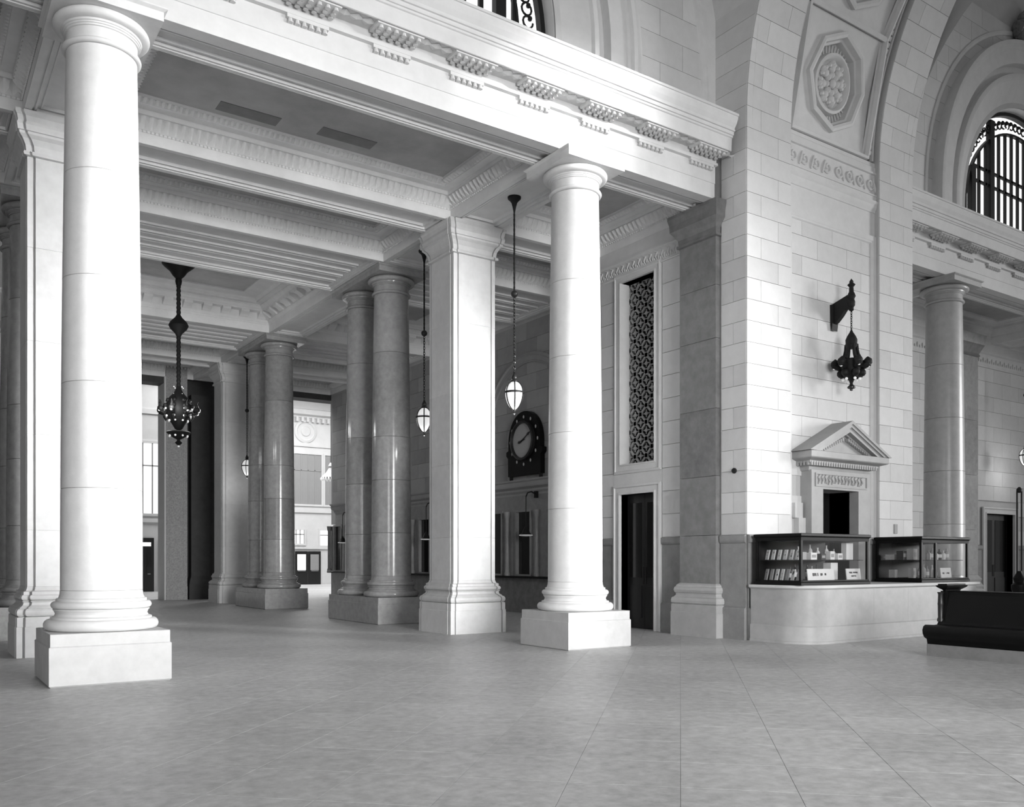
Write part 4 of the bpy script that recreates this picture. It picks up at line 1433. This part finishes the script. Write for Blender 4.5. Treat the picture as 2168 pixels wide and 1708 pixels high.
def showcase(name, label, x0, x1, y0, y1, mull, glass_end):
    z0, z1 = 1.122, 2.12
    r = thing(name, label, 'display case', ((x0 + x1) / 2, (y0 + y1) / 2, z0))
    ox, oy = (x0 + x1) / 2, (y0 + y1) / 2
    B = lambda a0, a1, b0, b1, c0, c1: MB().box(a0 - ox, a1 - ox, b0 - oy, b1 - oy, c0, c1)
    h = z1 - z0
    MB().rect([(-.02, 0), (-.02, .05), (.0, .07), (.0, .09)], x0 - ox, x1 - ox, y0 - oy, y1 - oy, True, True).build('base', 'dark_wood', r)
    MB().rect([(.0, h - .14), (-.005, h - .08), (-.03, h - .05), (-.03, h - .01), (0, h)], x0 - ox, x1 - ox, y0 - oy, y1 - oy, True, True).build('top', 'dark_wood', r)
    t = .05
    for a, b in ((x0, y0), (x1 - t, y0), (x0, y1 - t), (x1 - t, y1 - t)):
        B(a, a + t, b, b + t, .08, h - .1).build('post', 'dark_wood', r)
    for xm in mull:
        B(xm - .03, xm + .03, y0, y0 + .05, .08, h - .1).build('mullion', 'dark_wood', r)
    B(x0 + .02, x1 - .02, y0 + .12, y1 - .1, .475, .488).build('shelf', 'glass_dark', r)
    B(x0 + .02, x1 - .02, y1 - .06, y1 - .02, .08, h - .1).build('back_panel', 'dark_wood', r)
    B(x0 + .05, x1 - .05, y0 + .012, y0 + .018, .08, h - .1).build('front_glass', 'clear_glass', r)
    B(x0 + .012, x0 + .018, y0 + .05, y1 - .05, .08, h - .1).build('side_glass', 'clear_glass', r)
    B(x1 - .018, x1 - .012, y0 + .05, y1 - .05, .08, h - .1).build('side_glass', 'clear_glass', r)
    return r
S1 = (14.03, 16.17, 10.86, 11.95)
S2 = (18.05, 19.93, 10.86, 11.95)
showcase('display_case', 'glass display case in black frame at the rounded corner of the counter', *S1, (), True)
showcase('display_case', 'glass display case in black frame at the square end of the counter', *S2, (18.62,), True)
random.seed(21)
Z0C, ZSH = 1.214, 1.612
def tilt_card(name, label, cat, group, x, y, z, wd, hh, rz, tilt, mat, marks=0):
    """thin leaning card, magazine or sign with printed marks"""
    o_ = MB().box(-wd / 2, wd / 2, -.008, .008, 0, hh).build(name, mat)
    o_.location = (x, y, z)
    o_.rotation_euler = (-tilt, 0, rz)
    tag(o_, label, cat, group)
    for k_ in range(marks):
        a = -wd * .35 + wd * .7 * random.random() * .6
        q = MB().box(a, a + wd * (.15 + .25 * random.random()), -.0105, -.008, hh * (.25 + .5 * random.random()), 0)
        q = MB()
        zc = hh * (.2 + .55 * random.random())
        q.box(a, a + wd * (.15 + .25 * random.random()), -.0105, -.008, zc, zc + hh * (.06 + .18 * random.random()))
        q.build('print', random.choice(('print_mid', 'print_dark')), o_)
    return o_
# magazines and cards along the left side of the corner case (seen through the side glass)
TONE = {'paper': 'white', 'print_mid': 'grey', 'print_dark': 'dark', 'glass_dark': 'black', 'dial': 'light grey'}
for i in range(6):
    y = 11.78 - i * .145
    mt = random.choice(('paper', 'paper', 'print_mid'))
    tilt_card('magazine', 'small %s magazine leaning on the upper shelf of the corner display case' % TONE[mt], 'magazine', 'magazines on the upper shelf', 14.16, y, ZSH - .0, .11, .20, -PI / 2 - .35, .22, mt, 2)
for i in range(7):
    y = 11.80 - i * .128
    mt = random.choice(('paper', 'paper', 'print_mid'))
    tilt_card('booklet', 'small %s booklet leaning on the floor of the corner display case' % TONE[mt], 'booklet', 'booklets on the case floor', 14.15, y, Z0C, .10, .22, -PI / 2 - .35, .22, mt, 2)
# goods along the front
def carton(name, label, cat, group, x, y, z, a, b, c, mat, lid=None):
    o_ = MB().rect([(.004, 0), (0, .004), (0, c - .004), (.004, c)], -a / 2, a / 2, -b / 2, b / 2, True, True).build(name, mat)
    o_.location = (x, y, z)
    o_.rotation_euler = (0, 0, random.uniform(-.15, .15))
    tag(o_, label, cat, group)
    MB().box(-a * .35, a * .35, -b / 2 - .002, -b / 2, c * .3, c * .7).build('label_patch', lid or 'print_mid', o_)
    return o_
for x, a, c, mt in ((14.42, .16, .15, 'print_mid'), (14.72, .20, .14, 'paper'), (15.02, .15, .12, 'print_dark'), (15.30, .16, .17, 'paper'), (15.55, .20, .13, 'paper')):
    carton('carton', 'small %s carton on the glass shelf of the corner display case' % TONE[mt], 'box', 'cartons on the corner case shelf', x, 11.15, ZSH, a, .12, c, mt)
carton('carton', 'tall pale carton standing at the shelf end of the corner display case', 'box', None, 15.82, 11.12, ZSH, .22, .12, .34, 'paper', 'paper')
carton('carton', 'white cube carton behind the signs in the corner display case', 'box', None, 15.42, 11.22, Z0C, .28, .16, .34, 'paper', 'paper')
def bottle(label, x, y, z, h, r_, mat, group):
    o_ = MB().lathe([(r_ * .9, 0), (r_, .01), (r_, h * .6), (r_ * .85, h * .68), (r_ * .35, h * .78), (r_ * .32, h * .94), (r_ * .4, h * .95), (r_ * .4, h)], 0, 0, 14).build('bottle', mat, None, True)
    o_.location = (x, y, z)
    tag(o_, label, 'bottle', group)
    MB().lathe([(r_ + .001, h * .2), (r_ + .002, h * .21), (r_ + .002, h * .5), (r_ + .001, h * .51)], 0, 0, 14, False).build('bottle_label', 'paper', o_, True)
for x, h, mt in ((14.33, .26, 'print_dark'), (14.48, .30, 'glass_dark'), (14.62, .28, 'print_mid'), (14.85, .30, 'glass_dark'), (15.0, .27, 'dial'), (15.15, .30, 'print_dark')):
    bottle('small %s bottle standing behind the long white sign in the corner display case' % TONE[mt], x, 11.35, Z0C, h, .04, mt, 'bottles in the corner case')
for x, h, mt in ((14.55, .26, 'paper'), (14.90, .30, 'dial'), (15.14, .24, 'paper'), (15.42, .29, 'paper'), (15.66, .22, 'print_mid')):
    bottle('%s bottle behind the cartons on the glass shelf of the corner display case' % TONE[mt], x, 11.32, ZSH, h, .045, mt, 'bottles on the corner case shelf')
def sign(label, x, y, wd, hh, rows, mat='paper'):
    o_ = MB().box(-wd / 2, wd / 2, -.008, .008, 0, hh).build('sign', mat)
    o_.location = (x, y, Z0C)
    o_.rotation_euler = (-.12, 0, 0)
    tag(o_, label, 'sign')
    for z_, a0, a1, ht in rows:                 # the lettering is too blurred to read: short dark strokes
        m = MB()
        a = a0
        while a < a1:
            w_ = random.choice((.012, .018, .026))
            m.box(a, a + w_, -.0105, -.008, z_ - ht / 2 * random.choice((.7, 1)), z_ + ht / 2)
            a += w_ + random.choice((.006, .008, .03))
        stuff(m.build('lettering', 'ink', o_))
    return o_
sign('long white sign with a short dark line of lettering in the corner display case', 14.80, 10.98, .82, .22, [(.11, -.26, -.06, .06), (.11, -.02, .05, .05), (.11, .11, .15, .05)])
sign('white card with two lines of faint lettering at the end of the corner display case', 15.84, 10.98, .46, .22, [(.14, -.14, .14, .035), (.07, -.08, .08, .03)])
# second case
for x, h, mt in ((18.75, .22, 'paper'), (18.90, .26, 'print_mid'), (19.05, .20, 'paper'), (19.18, .24, 'print_dark'), (19.34, .21, 'paper'), (19.48, .25, 'dial')):
    bottle('small %s jar on the upper shelf of the case at the counter end' % TONE[mt], x, 11.12, ZSH, h, .05, mt, 'jars in the end case')
for x, h, mt in ((18.72, .28, 'dial'), (18.86, .30, 'paper'), (19.0, .26, 'print_mid'), (19.2, .28, 'paper'), (19.34, .24, 'print_mid')):
    bottle('tall %s bottle on the floor of the case at the counter end' % TONE[mt], x, 11.3, Z0C, h, .045, mt, 'bottles in the end case')
for y, a, c, mt in ((11.70, .2, .12, 'print_mid'), (11.45, .16, .20, 'print_dark'), (11.2, .16, .24, 'dial')):
    carton('carton', '%s carton on the upper shelf, at the shaded side of the counter-end case' % TONE[mt], 'box', 'cartons in the end case', 18.25, y, ZSH, .14, a, c, mt)
for y, a, c, mt in ((11.65, .14, .18, 'print_mid'), (11.2, .1, .22, 'dial')):
    carton('carton', '%s carton on the floor, at the shaded side of the counter-end case' % TONE[mt], 'box', 'cartons in the end case floor', 18.25, y, Z0C, .12, a, c, mt)
sign('small white sign with dark lettering in the case at the counter end', 19.22, 10.98, .42, .22, [(.10, -.14, -.04, .035), (.10, 0, .12, .035)])

# ================================================================== BENCH
BXC, BY0, BY1 = 14.86, 3.2, 8.44
bn = thing('bench', 'long black double-sided waiting bench on a pale stone base near the counter', 'bench', (BXC, 5.8, 0))
L0, L1 = BY0 - 5.8, BY1 - 5.8
MB().box(-.68, .68, L0, L1, 0, .20).build('stone_base', 'wainscot_marble', bn)
half = [(-.66, .20), (-.68, .28), (-.76, .32), (-.80, .38), (-.81, .44), (-.78, .50), (-.72, .525), (-.45, .51), (-.33, .52)]
MB().prism([(a, b) for a, b in half] + [(-a, b) for a, b in half[::-1]], L0, L1, 'y').build('seat', 'dark_wood', bn, True, 50)
MB().prism([(-.34, .50), (-.30, .56), (-.20, 1.02), (-.20, 1.07), (-.22, 1.08), (.22, 1.08), (.20, 1.07), (.20, 1.02), (.30, .56), (.34, .50)], L0, L1 - .10, 'y').build('backrest', 'dark_wood', bn)
MB().prism([(-.34, .50), (-.27, .60), (-.22, 1.08), (.22, 1.08), (.27, .60), (.34, .50)], L1 - .10, L1 + .02, 'y').build('end_panel', 'dark_wood', bn)
MB().rect([(.10, 1.06), (.08, 1.10), (.02, 1.14), (.0, 1.17), (.03, 1.18), (.03, 1.20)], -.32, .32, L1 - .16, L1 + .06, True, True).build('end_capital', 'dark_wood', bn)
for s_ in (-1, 1):
    MB().lathe([(.055, .56), (.055, .60), (.042, .63), (.045, .84), (.05, .86), (.045, .88), (.040, 1.02), (.055, 1.06)], s_ * .26, L1 + .0, 16).build('end_post', 'bronze', bn, True)

# ornamental pole lamp standard rising behind the bench
ps = thing('pole_standard', 'slender twin-bar black metal standard rising behind the dark bench', 'post', (20.75, 10.15, 0))
MB().lathe([(.14, 0), (.14, .9), (.16, .95), (.16, 1.05), (.10, 1.10), (.13, 1.20), (.07, 1.30), (.05, 1.36)], 0, 0, 16).build('foot', 'dark_wood', ps, True)
for s_ in (-1, 1):
    MB().cyl((s_ * .04, -s_ * .03, 1.3), (s_ * .04, -s_ * .03, 3.15), .018, 8).build('bar', 'iron', ps, True)
MB().lathe([(.02, 3.12), (.06, 3.15), (.06, 3.2), (.02, 3.25)], 0, 0, 12).build('top_collar', 'iron', ps, True)
